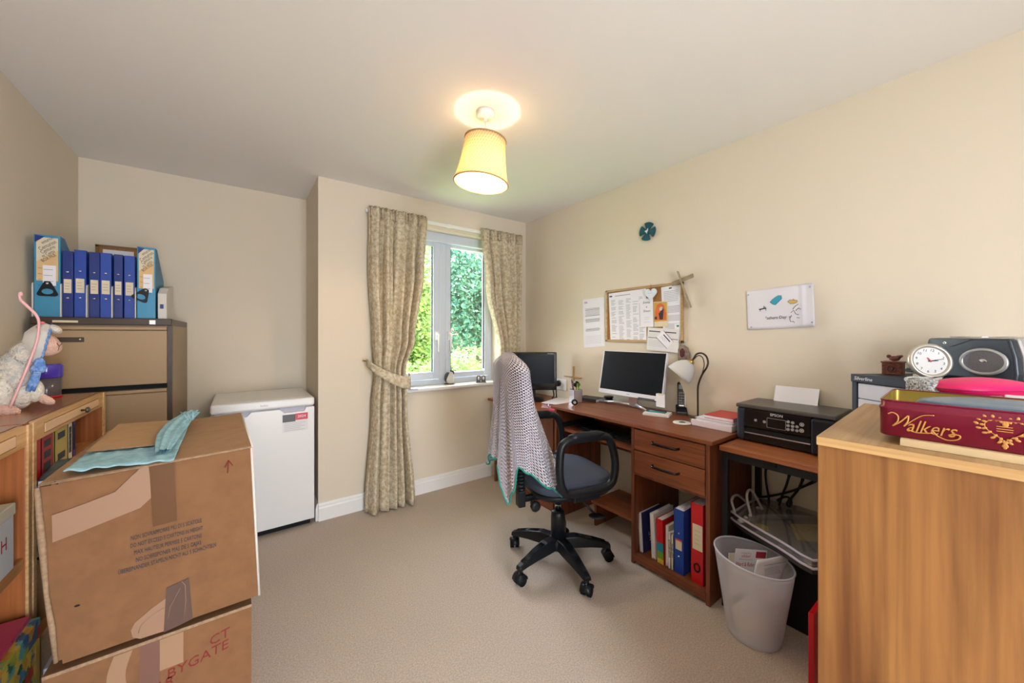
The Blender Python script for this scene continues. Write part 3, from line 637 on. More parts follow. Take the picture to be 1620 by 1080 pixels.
part('flap_edge', MB().ring_tube([T0_+off+Vector((0, -.001, .002)), T1_+Vector((0, -.005, .002))], .0028, 6), CARDE, fl, w=True)
part('flap_edge', MB().ring_tube([T1_+Vector((.003, 0, .003)), T2_+Vector((.003, 0, .003))], .0035, 6), mat('pale_card_edge', (.72, .66, .60), .8), fl, w=True)
part('corner_edge', MB().ring_tube([B1+Vector((.002, 0, 0)), T1_+Vector((.002, 0, 0))], .0035, 6), mat('pale_card_edge', 0), up, w=True)
part('torn_corner', MB().ring_tube([B0+Vector((-.010, -.002, .01)), B0+Vector((-.016, -.003, .1)), B0*.6+T0_*.4+Vector((-.018, -.002, 0)), B0*.3+T0_*.7+Vector((-.020, -.002, 0)), T0_+Vector((-.022, -.002, -.01))], [.004, .006, .0045, .007, .005], 7), CARDE, up, w=True)
part('side_flap', MB().hexa([B0+Vector((-.014, .002, .01)), B0+Vector((0, .002, .01)), B3+Vector((0, 0, .01)), B3+Vector((-.01, 0, .01))], [T0_+Vector((-.02, .002, -.01)), T0_+Vector((0, .002, -.01)), T3_+Vector((0, 0, -.01)), T3_+Vector((-.01, 0, -.01))]), CARD, up, w=True)
# front face helper: bilinear on the front quad
def ff(px, py): return ony(px, py, YC-.0015)
def face_poly(pxs, d=.0006, y=YC-.0012):
    p2 = [ony(a, b_, y) for a, b_ in pxs]; return MB().prism([(q.x, q.z) for q in p2], 0, d, P((0, y, 0), (1, 0, 0), (0, 0, 1)))
part('tape', face_poly([(236, 737), (275, 730), (280, 823), (242, 833)], .0008), TAPEB, up, w=True)
part('tape', face_poly([(82, 815), (130, 798), (182, 778), (206, 755), (222, 740), (235, 737.5), (241, 785), (222, 803), (180, 820), (130, 840), (83, 858)]), TAPE, up, w=True)
part('tape', face_poly([(263, 930), (299, 914), (305, 978), (283, 989), (259, 1000)], .0008), TAPEV, up, w=True)
part('tape_bubble', face_poly([(207, 997), (213, 985), (240, 962), (262, 946), (259, 998), (222, 1010), (210, 1008)], .0006), TAPE, up, w=True)
part('tape_crease', MB().ring_tube([ony(a, b_, YC-.0022) for a, b_ in ((219, 1001), (222, 990), (240, 973), (261, 960))], .0008, 5).ring_tube([ony(a, b_, YC-.0025) for a, b_ in ((286, 918), (293, 925), (294, 950), (291, 980))], .0008, 5).ring_tube([ony(a, b_, YC-.0025) for a, b_ in ((266, 978), (269, 960), (285, 930))], .0008, 5), TAPE, up, w=True)
part('flap_gap', face_poly([(84, 765), (86, 761), (92, 762), (92, 766)], .0008), BLACKM, up, w=True)
WARN = [('NON SOVRAPPORRE PIÙ DI 5 SCATOLE', (207, 852), (319, 823)), ('DO NOT EXCEED 5 CARTONS IN HEIGHT', (206, 864), (321, 835)), ('MAX HAUTEUR PERMISE 5 CARTONS', (212, 874.5), (319, 847)),
        ('NO SOBREPONER MAS DE 5 CAJAS', (215, 886), (318, 858)), ('ÜBEREINANDER STAPELN NICHT ALS 5 SCHACHTELN', (187, 906), (342, 861.5))]
for s_, a, b_ in WARN:
    A = ony(*a, YC-.0012); Bq = ony(*b_, YC-.0012); U = Bq-A
    o = text('warning_print', s_, .0165, P((A+Bq)/2, U, (0, 0, 1)), INK, up); wd = o.dimensions.x
    me = o.data; xs = [v.co for v in me.vertices]; C_ = FR[up.name].inverted() @ ((A+Bq)/2); dirn = U.normalized()
    pr = [(c-C_).dot(dirn) for c in xs]; wdt = max(pr)-min(pr); k = U.length/wdt
    for v in me.vertices: v.co += dirn*((v.co-C_).dot(dirn)*(k-1))
ar = MB()
for a, b_ in (((360, 748), (361.5, 728)), ((361.5, 728), (355.5, 739)), ((361.5, 728), (368, 736))): ar.ring_tube([ony(*a, YC-.0012), ony(*b_, YC-.0012)], .0012, 5)
part('arrow_mark', ar, mat('red_marker', 0), up, w=True)
part('staple_hole', MB().ell(ony(122, 958, YC-.0005), (.005, .0006, .0025)), BLACKM, up, w=True)
# cloth, card on the upper carton
TOPZ = .928
cl = thing('cloth', 'pale blue folded cloth lying on the upper carton under a card sheet', 'cloth', (-.2, 1.6, TOPZ))
CL = fabric_translucent('blue_cloth', (.42, .68, .76), .2, .2, 30)
q0, q1, q2, q3 = onz(100, 746, TOPZ+.004), onz(275, 728, TOPZ+.004), onz(300, 668, TOPZ+.004), onz(168, 690, TOPZ+.004)
def clo(u, v):
    p = (q0*(1-u)+q1*u)*(1-v)+(q3*(1-u)+q2*u)*v; ed = min(u, 1-u, v, 1-v)*8
    return Vector((p.x, p.y, TOPZ+.002+.004*min(1, ed)+.0018*math.sin(31*u+9*v)+.0012*math.sin(47*v-12*u)+.006*max(0, (.2-v)*2)*(1+.6*math.sin(26*u))))
part('folded_sheet', MB().grid(clo, 60, 30), CL, cl, w=True, solid=.003)
q4 = [onz(258, 724, TOPZ), onz(268, 700, TOPZ), onz(283, 682, TOPZ), onz(303, 668, TOPZ)]
def bunch(u, v):
    k = min(2.999, v*3); i = int(k); c = q4[i]*(1-(k-i))+q4[i+1]*(k-i); rd = .012+.009*math.sin(math.pi*min(1, v*1.05))+.008*v
    a = 2*math.pi*u; r_ = rd*(1+.25*math.sin(7*a+3*v)); return c+Vector((r_*math.cos(a)*1.1, r_*.4*math.cos(a), .018+.5*r_*math.sin(a)+.02*v))
part('bunched_end', MB().grid(bunch, 48, 24, True), CL, cl, w=True)
q = MB()
for k, (a, b_) in enumerate((((296, 680), (285, 668)), ((300, 678), (293, 667)), ((305, 676), (304, 668)))):
    A = onz(*a, TOPZ)+Vector((0, 0, .035)); Bq = onz(*b_, TOPZ)+Vector((0, 0, .04)); q.ring_tube([A, (A+Bq)/2+Vector((0, 0, .006)), Bq], [.009, .007, .003], 8, flat=.5)
part('frill', q, CL, cl, w=True)
cs = thing('card_sheet', 'loose sheet of cardboard lying over the blue cloth', 'cardboard sheet', (-.15, 1.75, TOPZ+.012))
c0, c1, c2, c3 = onz(136, 716, TOPZ+.012), onz(258, 703, TOPZ+.012), onz(285, 665, TOPZ+.012), onz(188, 672, TOPZ+.012)
part('sheet', MB().hexa([c0, c1, c2, c3], [v+Vector((0, 0, .004)) for v in (c0, c1, c2, c3)]), mat('card_pale', (.46, .27, .13), .8, noise=.1, nscale=20), cs, w=True); part('cut_edge', MB().ring_tube([c0+Vector((0, -.001, .002)), c1+Vector((0, -.001, .002))], .0018, 5), CARDE, cs, w=True)
# ================================================================ knitted sheep and jar on the bookcases
S = .00222                       # metres per photo pixel at the toy's distance
sp_ = ond(40, 652, 1.30); SU = 770/FPX; SROT = math.atan2(RV[1]+SU*DV[1], RV[0]+SU*DV[0])
sh_ = thing('toy_sheep', 'knitted toy sheep in a blue edged bonnet holding a pink crook', 'soft toy', (sp_.x, sp_.y, SZ), SROT)
_part = part
def part(name, mb, m_, parent, **k):
    mb.v = [(p[0]*.61, p[1]*.8, p[2]) for p in mb.v]; return _part(name, mb, m_, parent, **k)
def sp(px, py, d=0): return Vector(((px-40)*S, d, (652-py)*S))
def knit(name, c1, c2, scale=170):
    if name in MATS: return MATS[name]
    m, nt, b = _new(name); N = nt.nodes; L = nt.links; tc = N.new('ShaderNodeTexCoord'); v = N.new('ShaderNodeTexVoronoi'); v.inputs['Scale'].default_value = scale
    n = N.new('ShaderNodeTexNoise'); n.inputs['Scale'].default_value = 60; r = N.new('ShaderNodeValToRGB'); r.color_ramp.elements[0].position = .4; r.color_ramp.elements[1].position = .6
    r.color_ramp.elements[0].color = (*c2, 1); r.color_ramp.elements[1].color = (*c1, 1); bp = N.new('ShaderNodeBump'); bp.inputs['Strength'].default_value = .8; bp.inputs['Distance'].default_value = .004; bp.invert = True
    L.new(tc.outputs['Object'], v.inputs['Vector']); L.new(tc.outputs['Object'], n.inputs['Vector']); L.new(n.outputs['Fac'], r.inputs['Fac']); L.new(r.outputs['Color'], b.inputs['Base Color'])
    L.new(v.outputs['Distance'], bp.inputs['Height']); L.new(bp.outputs['Normal'], b.inputs['Normal']); b.inputs['Roughness'].default_value = .95; MATS[name] = m; return m
KW = knit('knit_white', (.80, .74, .64), (.70, .62, .52)); KP = knit('knit_pink', (.78, .50, .38), (.70, .42, .32)); KB = knit('knit_blue', (.12, .26, .62), (.28, .45, .78), 220)
KC = knit('knit_cardigan', (.70, .62, .50), (.50, .48, .46), 190); PINK = mat('pink_crook', (.80, .42, .44), .35)
part('body', MB().ell(sp(22, 596), (.075, .065, .085), Matrix.Rotation(.25, 4, 'Y')), KC, sh_)
part('neck', MB().ring_tube([sp(30, 575), sp(48, 552)], [.058, .040], 18), KC, sh_)
part('head', MB().ell(sp(74, 550), (.056, .042, .040), Matrix.Rotation(.15, 4, 'Y')), KP, sh_)
part('snout', MB().ell(sp(88, 553), (.030, .030, .026)), KP, sh_)
q = MB()
for a, b_ in (((91, 546), (95, 552)), ((100, 547), (95, 552)), ((95, 552), (93, 559))): q.ring_tube([sp(*a, -.027), sp(*b_, -.030)], .0012, 5)
part('stitched_nose', q, INK, sh_)
def bonnet(u, v):
    a = 2*math.pi*u; ax0, ax1 = sp(36, 540), sp(71, 551); r_ = (.022+.052*math.sin(math.pi/2*min(1, v*1.3)))*(1+.05*math.sin(8*a)); c = ax0*(1-v)+ax1*v
    d = (ax1-ax0).normalized(); n1 = Vector((0, 1, 0)); n2 = d.cross(n1); return c+n1*math.cos(a)*r_*.9+n2*math.sin(a)*r_
bn_ = part('bonnet', MB().grid(bonnet, 40, 16, True), fabric_translucent('bonnet_net', (.80, .76, .70), .3), sh_, solid=.004)
rim = [bonnet(k/40, 1.0)+Vector((0, 0, .0))+(Vector((.004, 0, .002)) if k % 2 else Vector((0, 0, 0))) for k in range(40)]
part('bonnet_edging', MB().ring_tube(rim, .0055, 8, True), KB, bn_)
part('bonnet_brim', MB().ell(sp(88, 524), (.030, .045, .016), Matrix.Rotation(.3, 4, 'Y')), KW, bn_)
part('flower', MB().ell(sp(66, 514, -.03), (.013, .009, .005)).ell(sp(60, 521, -.04), (.007, .006, .006)), mat('flower_pink', (.75, .16, .18), .6), bn_)
q = MB().ell(sp(62, 578, -.062), (.022, .014, .020)).ell(sp(66, 585, -.060), (.017, .014, .018)).ell(sp(55, 588, -.060), (.016, .012, .020))
q.ring_tube([sp(57, 592, -.066), sp(50, 606, -.072), sp(44, 620, -.07)], [.014, .012, .010], 10).ring_tube([sp(60, 590, -.066), sp(57, 606, -.072), sp(51, 620, -.07)], [.012, .011, .009], 10)
part('bow', q, KB, sh_)
part('thigh', MB().ell(sp(5, 622, -.055), (.042, .034, .052)), KW, sh_); part('foot', MB().ring_tube([sp(-6, 645, -.075), sp(8, 646, -.08), sp(24, 648, -.085), sp(33, 650, -.088)], [.015, .019, .016, .007], 14, flat=.8), KP, sh_)
part('thigh', MB().ell(sp(55, 622, -.02), (.036, .034, .040)), KW, sh_); part('foot', MB().ring_tube([sp(58, 630, -.02), sp(70, 636, -.03), sp(82, 641, -.035), sp(88, 643, -.036)], [.015, .017, .013, .006], 14, flat=.8), KP, sh_)
part('belly', MB().ell(sp(32, 626, -.01), (.055, .05, .050)), KW, sh_)
ck = smoothpath([sp(17, 642, -.10), sp(40, 590, -.098), (sp(57, 545, -.095)), sp(61, 517, -.09), sp(57, 503, -.085), sp(43, 489, -.08), sp(33, 480, -.08), sp(31, 470, -.08)], 6)
part('crook', MB().ring_tube(ck, .0058, 10), PINK, sh_)
part('crook_tip', MB().ell(sp(33, 471, -.08), (.009, .008, .008)), PINK, sh_)
part = _part
jp = ond(73, 622, 1.56)
j = thing('pencil_tub', 'dark tub with a purple lid behind the knitted sheep', 'tub', (jp.x, jp.y, SZ))
part('tub', MB().lathe([(0, 0), (.040, 0), (.042, .004), (.044, .085), (0, .085)], 28), mat('tub_smoke', (.10, .08, .09), .15), j)
part('lid', MB().lathe([(.0445, .083), (.047, .086), (.048, .132), (.045, .140), (0, .141)], 28), mat('tub_purple', (.075, .04, .42), .15, coat=.5), j)
part('red_base', MB().lathe([(0, 0), (.0435, 0), (.0435, .008), (0, .008)], 28), RED, j)

# ================================================================ desks
DZ, DX, DY0, DY1 = .78, 1.757, .828, 1.93
dk = thing('computer_desk', 'reddish wood computer desk with two drawers against the right wall', 'desk', (2.0, 1.38, 0))
part('desktop', MB().box(DX, XR-.004, DY0, DY1, DZ-.02, DZ), DESK, dk, w=True, bevel=.003)
for y0 in (.845, 1.257, 1.885): part('side_panel', MB().box(DX+.014, XR-.018, y0, y0+.02, 0, DZ-.02), DESKV, dk, w=True, bevel=.0015)
part('back_rail', MB().box(2.20, 2.215, 1.277, 1.885, .45, .70), DESKV, dk, w=True)
part('keyboard_tray', MB().box(1.80, 2.16, 1.29, 1.872, .612, .63), DESK, dk, w=True, bevel=.002)
for y_ in (1.277, 1.872): part('tray_runner', MB().box(1.82, 2.15, y_, y_+.013, .628, .66), BLACKM, dk, w=True)
for z0, z1 in ((.639, .752), (.512, .634)):
    d = part('drawer', MB().box(DX+.012, DX+.03, .868, 1.255, z0, z1), DESK, dk, w=True, bevel=.002)
    part('drawer_box', MB().box(DX+.03, 2.15, .875, 1.248, z0+.01, z0+.016), DESKV, d, w=True)
    zc = (z0+z1)/2+.008; yc = onx(1051, 706, DX).y
    pth = [(DX+.012, yc+.073, zc), (DX-.004, yc+.071, zc), (DX-.014, yc+.062, zc), (DX-.018, yc+.03, zc), (DX-.019, yc, zc), (DX-.018, yc-.03, zc), (DX-.014, yc-.062, zc), (DX-.004, yc-.071, zc), (DX+.012, yc-.073, zc)]
    part('drawer_handle', MB().ring_tube(smoothpath(pth, 3), .0065, 8, flat=.7), BLACKG, d, w=True)
part('pedestal_base', MB().box(DX+.02, XR-.03, .865, 1.257, .035, .055), DESK, dk, w=True)
part('plinth_rail', MB().box(DX+.012, DX+.028, .865, 1.257, .018, .062), DESK, dk, w=True, bevel=.002)
part('pedestal_top', MB().box(DX+.02, XR-.03, .865, 1.257, .497, .51), DESKV, dk, w=True)
part('foot_shelf', MB().box(1.905, 2.2, 1.277, 1.69, .147, .165), DESK, dk, w=True, bevel=.002)
part('shelf_support', MB().box(1.915, 2.2, 1.655, 1.673, 0, .147), DESKV, dk, w=True, bevel=.002)
kb = thing('keyboard', 'flat black keyboard resting on the pull-out tray of the computer desk', 'keyboard', (1.93, 1.56, .63), 0)
part('base', MB().box(-.07, .07, -.22, .22, 0, .014), BLACKM, kb, bevel=.003)
kk = MB()
for i in range(5):
    for j in range(16): kk.box(-.062+.024*i, -.042+.024*i, -.213+.0267*j, -.191+.0267*j, .013, .021)
part('keys', kk, BLACK, kb, kind='stuff')
d2 = thing('side_desk', 'lower reddish wood desk in the corner by the window', 'desk', (2.0, 2.3, 0))
Z2 = .728
part('desktop', MB().box(1.728, XR-.004, 1.935, 2.70, Z2-.02, Z2), DESK, d2, w=True, bevel=.003)
part('front_panel', MB().box(1.83, 1.848, 1.96, 2.68, .02, Z2-.02), DESKV, d2, w=True, bevel=.002)
for y0 in (1.94, 2.672): part('side_panel', MB().box(1.79, XR-.02, y0, y0+.02, 0, Z2-.02), DESKV, d2, w=True, bevel=.002)
part('plinth', MB().box(1.815, 1.83, 1.96, 2.68, .0, .075), DESK, d2, w=True)
# printer table
TZ = .755
tb = thing('printer_table', 'narrow wood topped table on black metal legs holding the printer', 'table', (2.03, .62, 0))
part('table_top', MB().box(1.82, XR-.004, .418, .826, TZ-.024, TZ), wood('table_wood', (.30, .085, .028), (.45, .16, .06), 1, 14), tb, w=True, bevel=.003)
for xx in (1.832, 2.205):
    for yy in (.435, .795): part('leg', MB().box(xx, xx+.026, yy, yy+.026, 0, TZ-.024), BLACK, tb, w=True, bevel=.002)
for x_ in (1.834, 2.207): part('frame_rail', MB().box(x_, x_+.022, .46, .795, TZ-.062, TZ-.024), BLACK, tb, w=True, bevel=.002)
for y_ in (.797, .437): part('side_rail', MB().box(1.86, 2.2, y_, y_+.022, TZ-.06, TZ-.024), BLACK, tb, w=True)
part('drawer_catch', MB().box(1.828, 1.836, .60, .65, TZ-.045, TZ-.026), BLACKM, tb, w=True, bevel=.002)

# ================================================================ printer
pr = thing('printer', 'black inkjet printer with a control panel on the narrow table', 'printer', (2.11, .625, TZ))
PX0, PX1, PY0, PY1, PZ1 = 1.985, 2.243, .438, .822, .937
part('body', MB().box(PX0+.02, PX1, PY0+.002, PY1-.002, TZ+.012, PZ1-.019), BLACK, pr, w=True, bevel=.012, seg=4)
part('feet', MB().box(PX0+.04, PX1-.03, PY0+.04, PY1-.04, TZ, TZ+.013), RUBBER, pr, w=True)
part('scanner_lid', MB().box(PX0-.002, PX1, PY0, PY1, PZ1-.019, PZ1), mat('lid_grey', (.075, .065, .058), .35), pr, w=True, bevel=.006, seg=3)
pan = part('control_panel', MB().hexa([(PX0, PY0+.085, TZ+.075), (PX0, PY1-.035, TZ+.075), (PX0+.03, PY1-.035, TZ+.075), (PX0+.03, PY0+.085, TZ+.075)], [(PX0+.006, PY0+.085, PZ1-.021), (PX0+.006, PY1-.035, PZ1-.021), (PX0+.03, PY1-.035, PZ1-.021), (PX0+.03, PY0+.085, PZ1-.021)]), BLACKG, pr, w=True, bevel=.003)
part('corner_pillar', MB().box(PX0+.004, PX0+.06, PY1-.036, PY1-.001, TZ+.006, PZ1-.019), mat('pillar_blue_black', (.02, .03, .05), .3), pr, w=True, bevel=.012, seg=4)
tk = part('ink_tank', MB().box(PX0-.012, PX0+.07, PY0-.001, PY0+.083, TZ+.004, PZ1-.021), BLACK, pr, w=True, bevel=.012, seg=4)
part('tank_window', MB().box(PX0-.0135, PX0-.010, PY0+.045, PY0+.056, TZ+.014, TZ+.052), mat('tank_clear', (.45, .43, .42), .2), tk, w=True, bevel=.002)
part('tank_roof', MB().box(PX0-.008, PX0+.06, PY0+.004, PY0+.08, PZ1-.05, PZ1-.022), mat('lid_grey', 0), tk, w=True, bevel=.008)
part('paper_slot', MB().box(PX0+.012, PX0+.03, PY0+.09, PY1-.04, TZ+.03, TZ+.07), BLACKM, pr, w=True)
part('output_tray', MB().box(PX0+.006, PX0+.03, PY0+.085, PY1-.036, TZ+.008, TZ+.044), BLACKG, pr, w=True, bevel=.002)
part('trim_strip', MB().box(PX0+.002, PX0+.01, PY0+.088, PY1-.038, TZ+.043, TZ+.047), SILVER, pr, w=True)
def panp(yy, zz):  # on the tilted panel
    k = (zz-(TZ+.075))/(PZ1-.021-TZ-.075); return Vector((PX0+.006*k-.0008, yy, zz))
PM = P((0, 0, 0), (0, -1, 0), (.045, 0, 1))
def pan_frame(px_, py_):
    q = onx(px_, py_, PX0+.002); M = PM.copy(); M.translation = panp(q.y, q.z); return M
text('lettering', 'EPSON', .0165, pan_frame(1228, 657.5), PAPER, pan)
M = pan_frame(1228, 670.5); part('screen_border', MB().prism(rrect(-.0375, .0375, -.0225, .0225, .002), 0, .0006, M), mat('bezel_grey', (.35, .34, .32), .4), pan, w=True); part('screen', MB().prism(rrect(-.036, .036, -.021, .021, .002), .0002, .0010, M), BLACKG, pan, w=True)
BTN = mat('button_grey', (.50, .48, .46), .4)
for px_, py_, r_ in ((1247, 667, .0062), (1254, 668.5, .0062), (1247, 673, .0062), (1254, 674.2, .0062), (1261, 675, .0062), (1247, 679, .0062), (1254, 679.7, .0062), (1261, 681, .0062), (1268.5, 671.5, .0085), (1268.5, 681, .0085), (1209.5, 667, .0065), (1195.5, 664.5, .006)):
    part('button', MB().lathe([(r_, 0), (r_, .0012), (r_*.75, .0012), (r_*.7, .0006)], 18, pan_frame(px_, py_), close_ends=False).prism(circ(0, 0, r_*.45, 12), 0, .0014, pan_frame(px_, py_)), BTN, pan, w=True)
pp = thing('printer_paper', 'white paper standing in the rear feed of the black printer', 'paper', (2.225, .65, PZ1))
q0 = [Vector((2.205, .735, PZ1-.003)), Vector((2.205, .555, PZ1-.003)), Vector((2.238, .555, PZ1+.075)), Vector((2.238, .735, PZ1+.075))]
part('sheets', MB().hexa([q0[0], q0[1], q0[1]+Vector((.003, 0, 0)), q0[0]+Vector((.003, 0, 0))], [q0[3], q0[2], q0[2]+Vector((.003, 0, 0)), q0[3]+Vector((.003, 0, 0))]), PAPER, pp, w=True)
part('support', MB().box(2.238, 2.246, .56, .73, PZ1-.003, PZ1+.05), BLACK, pp, w=True)

# ================================================================ under the printer table: bag, box, cables, red folder
bx_ = thing('storage_crate', 'black crate on the carpet under the printer table', 'crate', (2.0, .61, 0))
part('body', MB().box(1.935, 2.19, .465, .775, 0, .36), BLACKM, bx_, w=True, bevel=.006); part('rim', MB().box(1.93, 2.195, .46, .78, .345, .362), BLACK, bx_, w=True, bevel=.003)
pc = thing('document_case', 'clear zipped plastic case with looped handles lying on the black crate', 'case', (1.95, .58, .37))
CLEAR = see_through('clear_vinyl', (.55, .52, .50), .22, .08, .18)
BZ = .42
ol = [onz(a, b_, BZ) for a, b_ in ((1161, 812), (1166, 806), (1196, 789), (1210, 788), (1250, 797), (1300, 812), (1300, 886), (1230, 853))]
ol = smoothpath(ol, 4, True); n_ = len(ol)
part('contents', MB().prism([(p.x*.97+.03*1.93, p.y*.97+.03*.6) for p in ol], .363, .397), mat('case_dark', (.035, .03, .028), .6, noise=.5, nscale=14), pc, w=True)
part('clear_cover', MB().prism([(p.x, p.y) for p in ol], BZ-.002, BZ), CLEAR, pc, w=True)
ZIP = mat('zip_edge', (.52, .46, .56), .35)
part('zip_edge', MB().ring_tube(ol, .005, 8, True), ZIP, pc, w=True); part('zip_edge', MB().ring_tube([p-Vector((0, 0, .032)) for p in ol], .005, 8, True), ZIP, pc, w=True)
sd_ = MB().grid(lambda u, v: (lambda i: ol[i % n_]-Vector((0, 0, .032*v)))(int(round(u*n_))), n_, 1, False)
part('side_wall', sd_, CLEAR, pc, w=True)
HD = mat('handle_grey', (.42, .37, .36), .4)
for dx, s in ((0, 1.0), (.02, .6)):
    a = onz(1188, 815, BZ); b_ = onz(1205, 803, BZ)
    if dx: a = onz(1163, 811, BZ); b_ = onz(1184, 797, BZ)
    part('carry_handle', MB().ring_tube(smoothpath([a, a*.72+b_*.28+Vector((-.03, .02, .085*s)), a*.35+b_*.65+Vector((-.02, .02, .095*s)), b_], 8), .006, 8), HD, pc, w=True)
for a in ((1180, 818), (1187, 815), (1199, 803), (1205, 804)): part('handle_rivet', MB().ell(onz(*a, BZ+.004), (.008, .008, .006)), HD, pc, w=True)
en = thing('envelope', 'yellow paper lying inside the clear plastic case', 'envelope', tuple(onz(1275, 840, .40)))
ep = [onz(a, b_, .402) for a, b_ in ((1250, 829), (1262, 853), (1298, 857), (1298, 830))]
part('sheet', MB().prism([(p.x, p.y) for p in ep], .398, .403), mat('yellow_paper', (.62, .46, .10), .7), en, w=True); part('flap', MB().prism([(p.x, p.y) for p in (ep[0], (ep[0]+ep[2])/2, ep[3])], .403, .4045), mat('yellow_flap', (.66, .50, .14), .7), en, w=True)
en = thing('round_label', 'round yellow tag inside the clear plastic case', 'tag', tuple(onz(1205, 834, .40)))
c_ = onz(1205, 834, .40); part('disc', MB().lathe([(0, .398), (.026, .398), (.026, .403), (0, .403)], 24, Matrix.Translation((c_.x, c_.y, 0))), mat('yellow_tag', (.66, .52, .05), .6), en, w=True); part('rim', MB().ring_tube([Vector((c_.x+.025*math.cos(k*.3142), c_.y+.025*math.sin(k*.3142), .403)) for k in range(20)], .0015, 6, True), mat('yellow_rim', (.55, .42, .04), .6), en, w=True)
en = thing('plastic_sleeve', 'pale grey rolled plastic sleeve inside the clear case', 'sleeve', tuple(onz(1220, 818, .40)))
part('roll', MB().ring_tube([onz(a, b_, .408) for a, b_ in ((1170, 824), (1185, 821), (1210, 817), (1250, 817), (1296, 820))], [.008, .0095, .0095, .009, .008], 10, flat=1.6), mat('sleeve_grey', (.40, .42, .40), .35), en, w=True)
rf = thing('red_folder', 'red folder standing on the carpet behind the waste bin', 'folder', (1.86, .443, 0))
q = onz(1287, 1020, 0); part('cover', MB().box(1.66, 1.82, .427, .445, 0, .27), RED, rf, w=True, bevel=.003); part('papers', MB().box(1.67, 1.815, .431, .441, .01, .266), PAPER, rf, w=True)
cb = MB()
for k, pts in enumerate((((1212, 738), (1211, 750), (1213, 770), (1216, 786), (1216, 800)), ((1250, 745), (1245, 765), (1238, 782), (1232, 800)), ((1273, 750), (1264, 772), (1252, 788), (1250, 800)), ((1291, 760), (1265, 772), (1240, 780), (1215, 785), (1200, 786)), ((1230, 792), (1240, 786), (1248, 787), (1252, 794), (1249, 801), (1245, 797), (1250, 788)))):
    c_ = thing('cable', 'black cable %s the wall under the printer table' % ('hanging furthest left against', 'hanging in the middle against', 'hanging furthest right against', 'slanting across', 'looped beside')[k], 'cable', tuple(onx(*pts[0], 2.20)), 0, 'cables under the printer table')
    pth = smoothpath([onx(a, b_, 2.195-.004*k) for a, b_ in pts], 6); o = part('wire', MB().ring_tube(pth, .0055, 8), BLACK, c_, w=True); part('sleeve', MB().ring_tube(pth[:4], .007, 8), BLACK, c_, w=True)
# ================================================================ waste bin
BX, BY = 1.768, .662
wb = thing('waste_bin', 'frosted white plastic waste bin full of papers beside the desk', 'waste bin', (BX, BY, 0))
FROST = see_through('frosted_plastic', (.94, .92, .98), .38, .35, .06)
def binr(h): return .098+.047*(h/.33)
def binw(u, v):
    a = 2*math.pi*u; h = v*(.325+.018*math.cos(a-2.2)); r_ = binr(h); return Vector((r_*math.cos(a), r_*math.sin(a), .003+h))
part('wall', MB().grid(binw, 64, 16, True), FROST, wb, solid=.003)
part('base', MB().lathe([(0, 0), (.096, 0), (.099, .006), (0, .006)], 40), mat('bin_base', (.42, .40, .44), .5), wb)
part('rim', MB().ring_tube([binw(k/48, 1.0) for k in range(48)], .0035, 8, True), mat('bin_rim', (.62, .64, .74), .35), wb)
PRT = mat('leaflet_red', (.45, .02, .04), .6)
lf = thing('leaflet', 'white leaflet with red lettering sticking out of the waste bin', 'leaflet', (BX-.01, BY+.06, .02))
Mf = P(ond(1191, 881, 1.60), (RV[0]+.12*DV[0], RV[1]+.12*DV[1], -.13), (-.02, 0, 1))
s_ = 1.6/FPX
part('sheet', MB().box(-.085, .065, -.16, .032, -.001, .0005, Mf), PAPER, lf, w=True)
part('red_block', MB().box(.013, .060, -.002, .025, .0005, .001, Mf), PRT, lf, w=True); part('red_corner', MB().box(.025, .063, -.06, -.012, .0005, .0008, Mf), PRT, lf, w=True)
for s0, z0, fs, m_ in (('Looking for a', .016, .0105, GREYINK), ('solicitor?', .003, .019, PRT), ('call the local experts', -.011, .0095, GREYINK), ('Ward & Rider', -.033, .025, PRT)):
    text('lettering', s0, fs, Mf @ Matrix.Translation((-.033, z0, .0007)), m_, lf, sx=.62 if fs > .012 else .8)
mg = thing('magazine', 'curled white magazine leaning in the waste bin in front of the leaflet', 'magazine', (BX+.02, BY-.03, .02))
def bin_pt(s, dd, z): return Vector((BX+s*RV[0]+dd*DV[0], BY+s*RV[1]+dd*DV[1], z))
Mg = P(bin_pt(.055, -.046, .338), (RV[0]+.1*DV[0], RV[1]+.1*DV[1], .10), (.0, .0, 1))
def mag(u, v): return bin_pt(-.065+.14*u+.05*v+.025*u*v**4, -.040-.008*v+.03*u*u, .12+.222*v+.014*u*v)
part('pages', MB().grid(mag, 20, 12), mat('magazine_paper', (.80, .78, .82), .5), mg, w=True, solid=.005)
q = MB(); M2 = Mg @ Matrix.Translation((0, -.005, .0045)); lines(q, M2, -.05, .04, -.044, -.018, 6, .0016, 5); lines(q, M2, -.05, .05, -.004, -.002, 1, .0028, 5, short=0); part('print', q, GREYINK, mg, w=True)
cp = thing('crumpled_paper', 'crumpled papers at the bottom of the waste bin', 'paper', (BX-.01, BY+.005, .008))
def crp(u, v):
    a = 2*math.pi*u; t = math.pi*v; k = 1+.18*math.sin(3*a+4*t)+.12*math.sin(7*a-3*t); return Vector((.062*k*math.sin(t)*math.cos(a), .062*k*math.sin(t)*math.sin(a), .06-.055*k*math.cos(t)))
part('ball', MB().grid(crp, 22, 12, True, smooth=False), CREAM, cp); part('torn_sheet', MB().hexa([(-.06, -.03, .03), (.02, -.06, .01), (.03, -.055, .01), (-.05, -.02, .03)], [(-.03, -.03, .11), (.03, -.05, .09), (.03, -.045, .09), (-.03, -.025, .11)]), PAPER, cp)
mb_ = thing('card_folder', 'beige card folder behind the leaflet in the waste bin', 'folder', (BX-.05, BY+.09, .02))
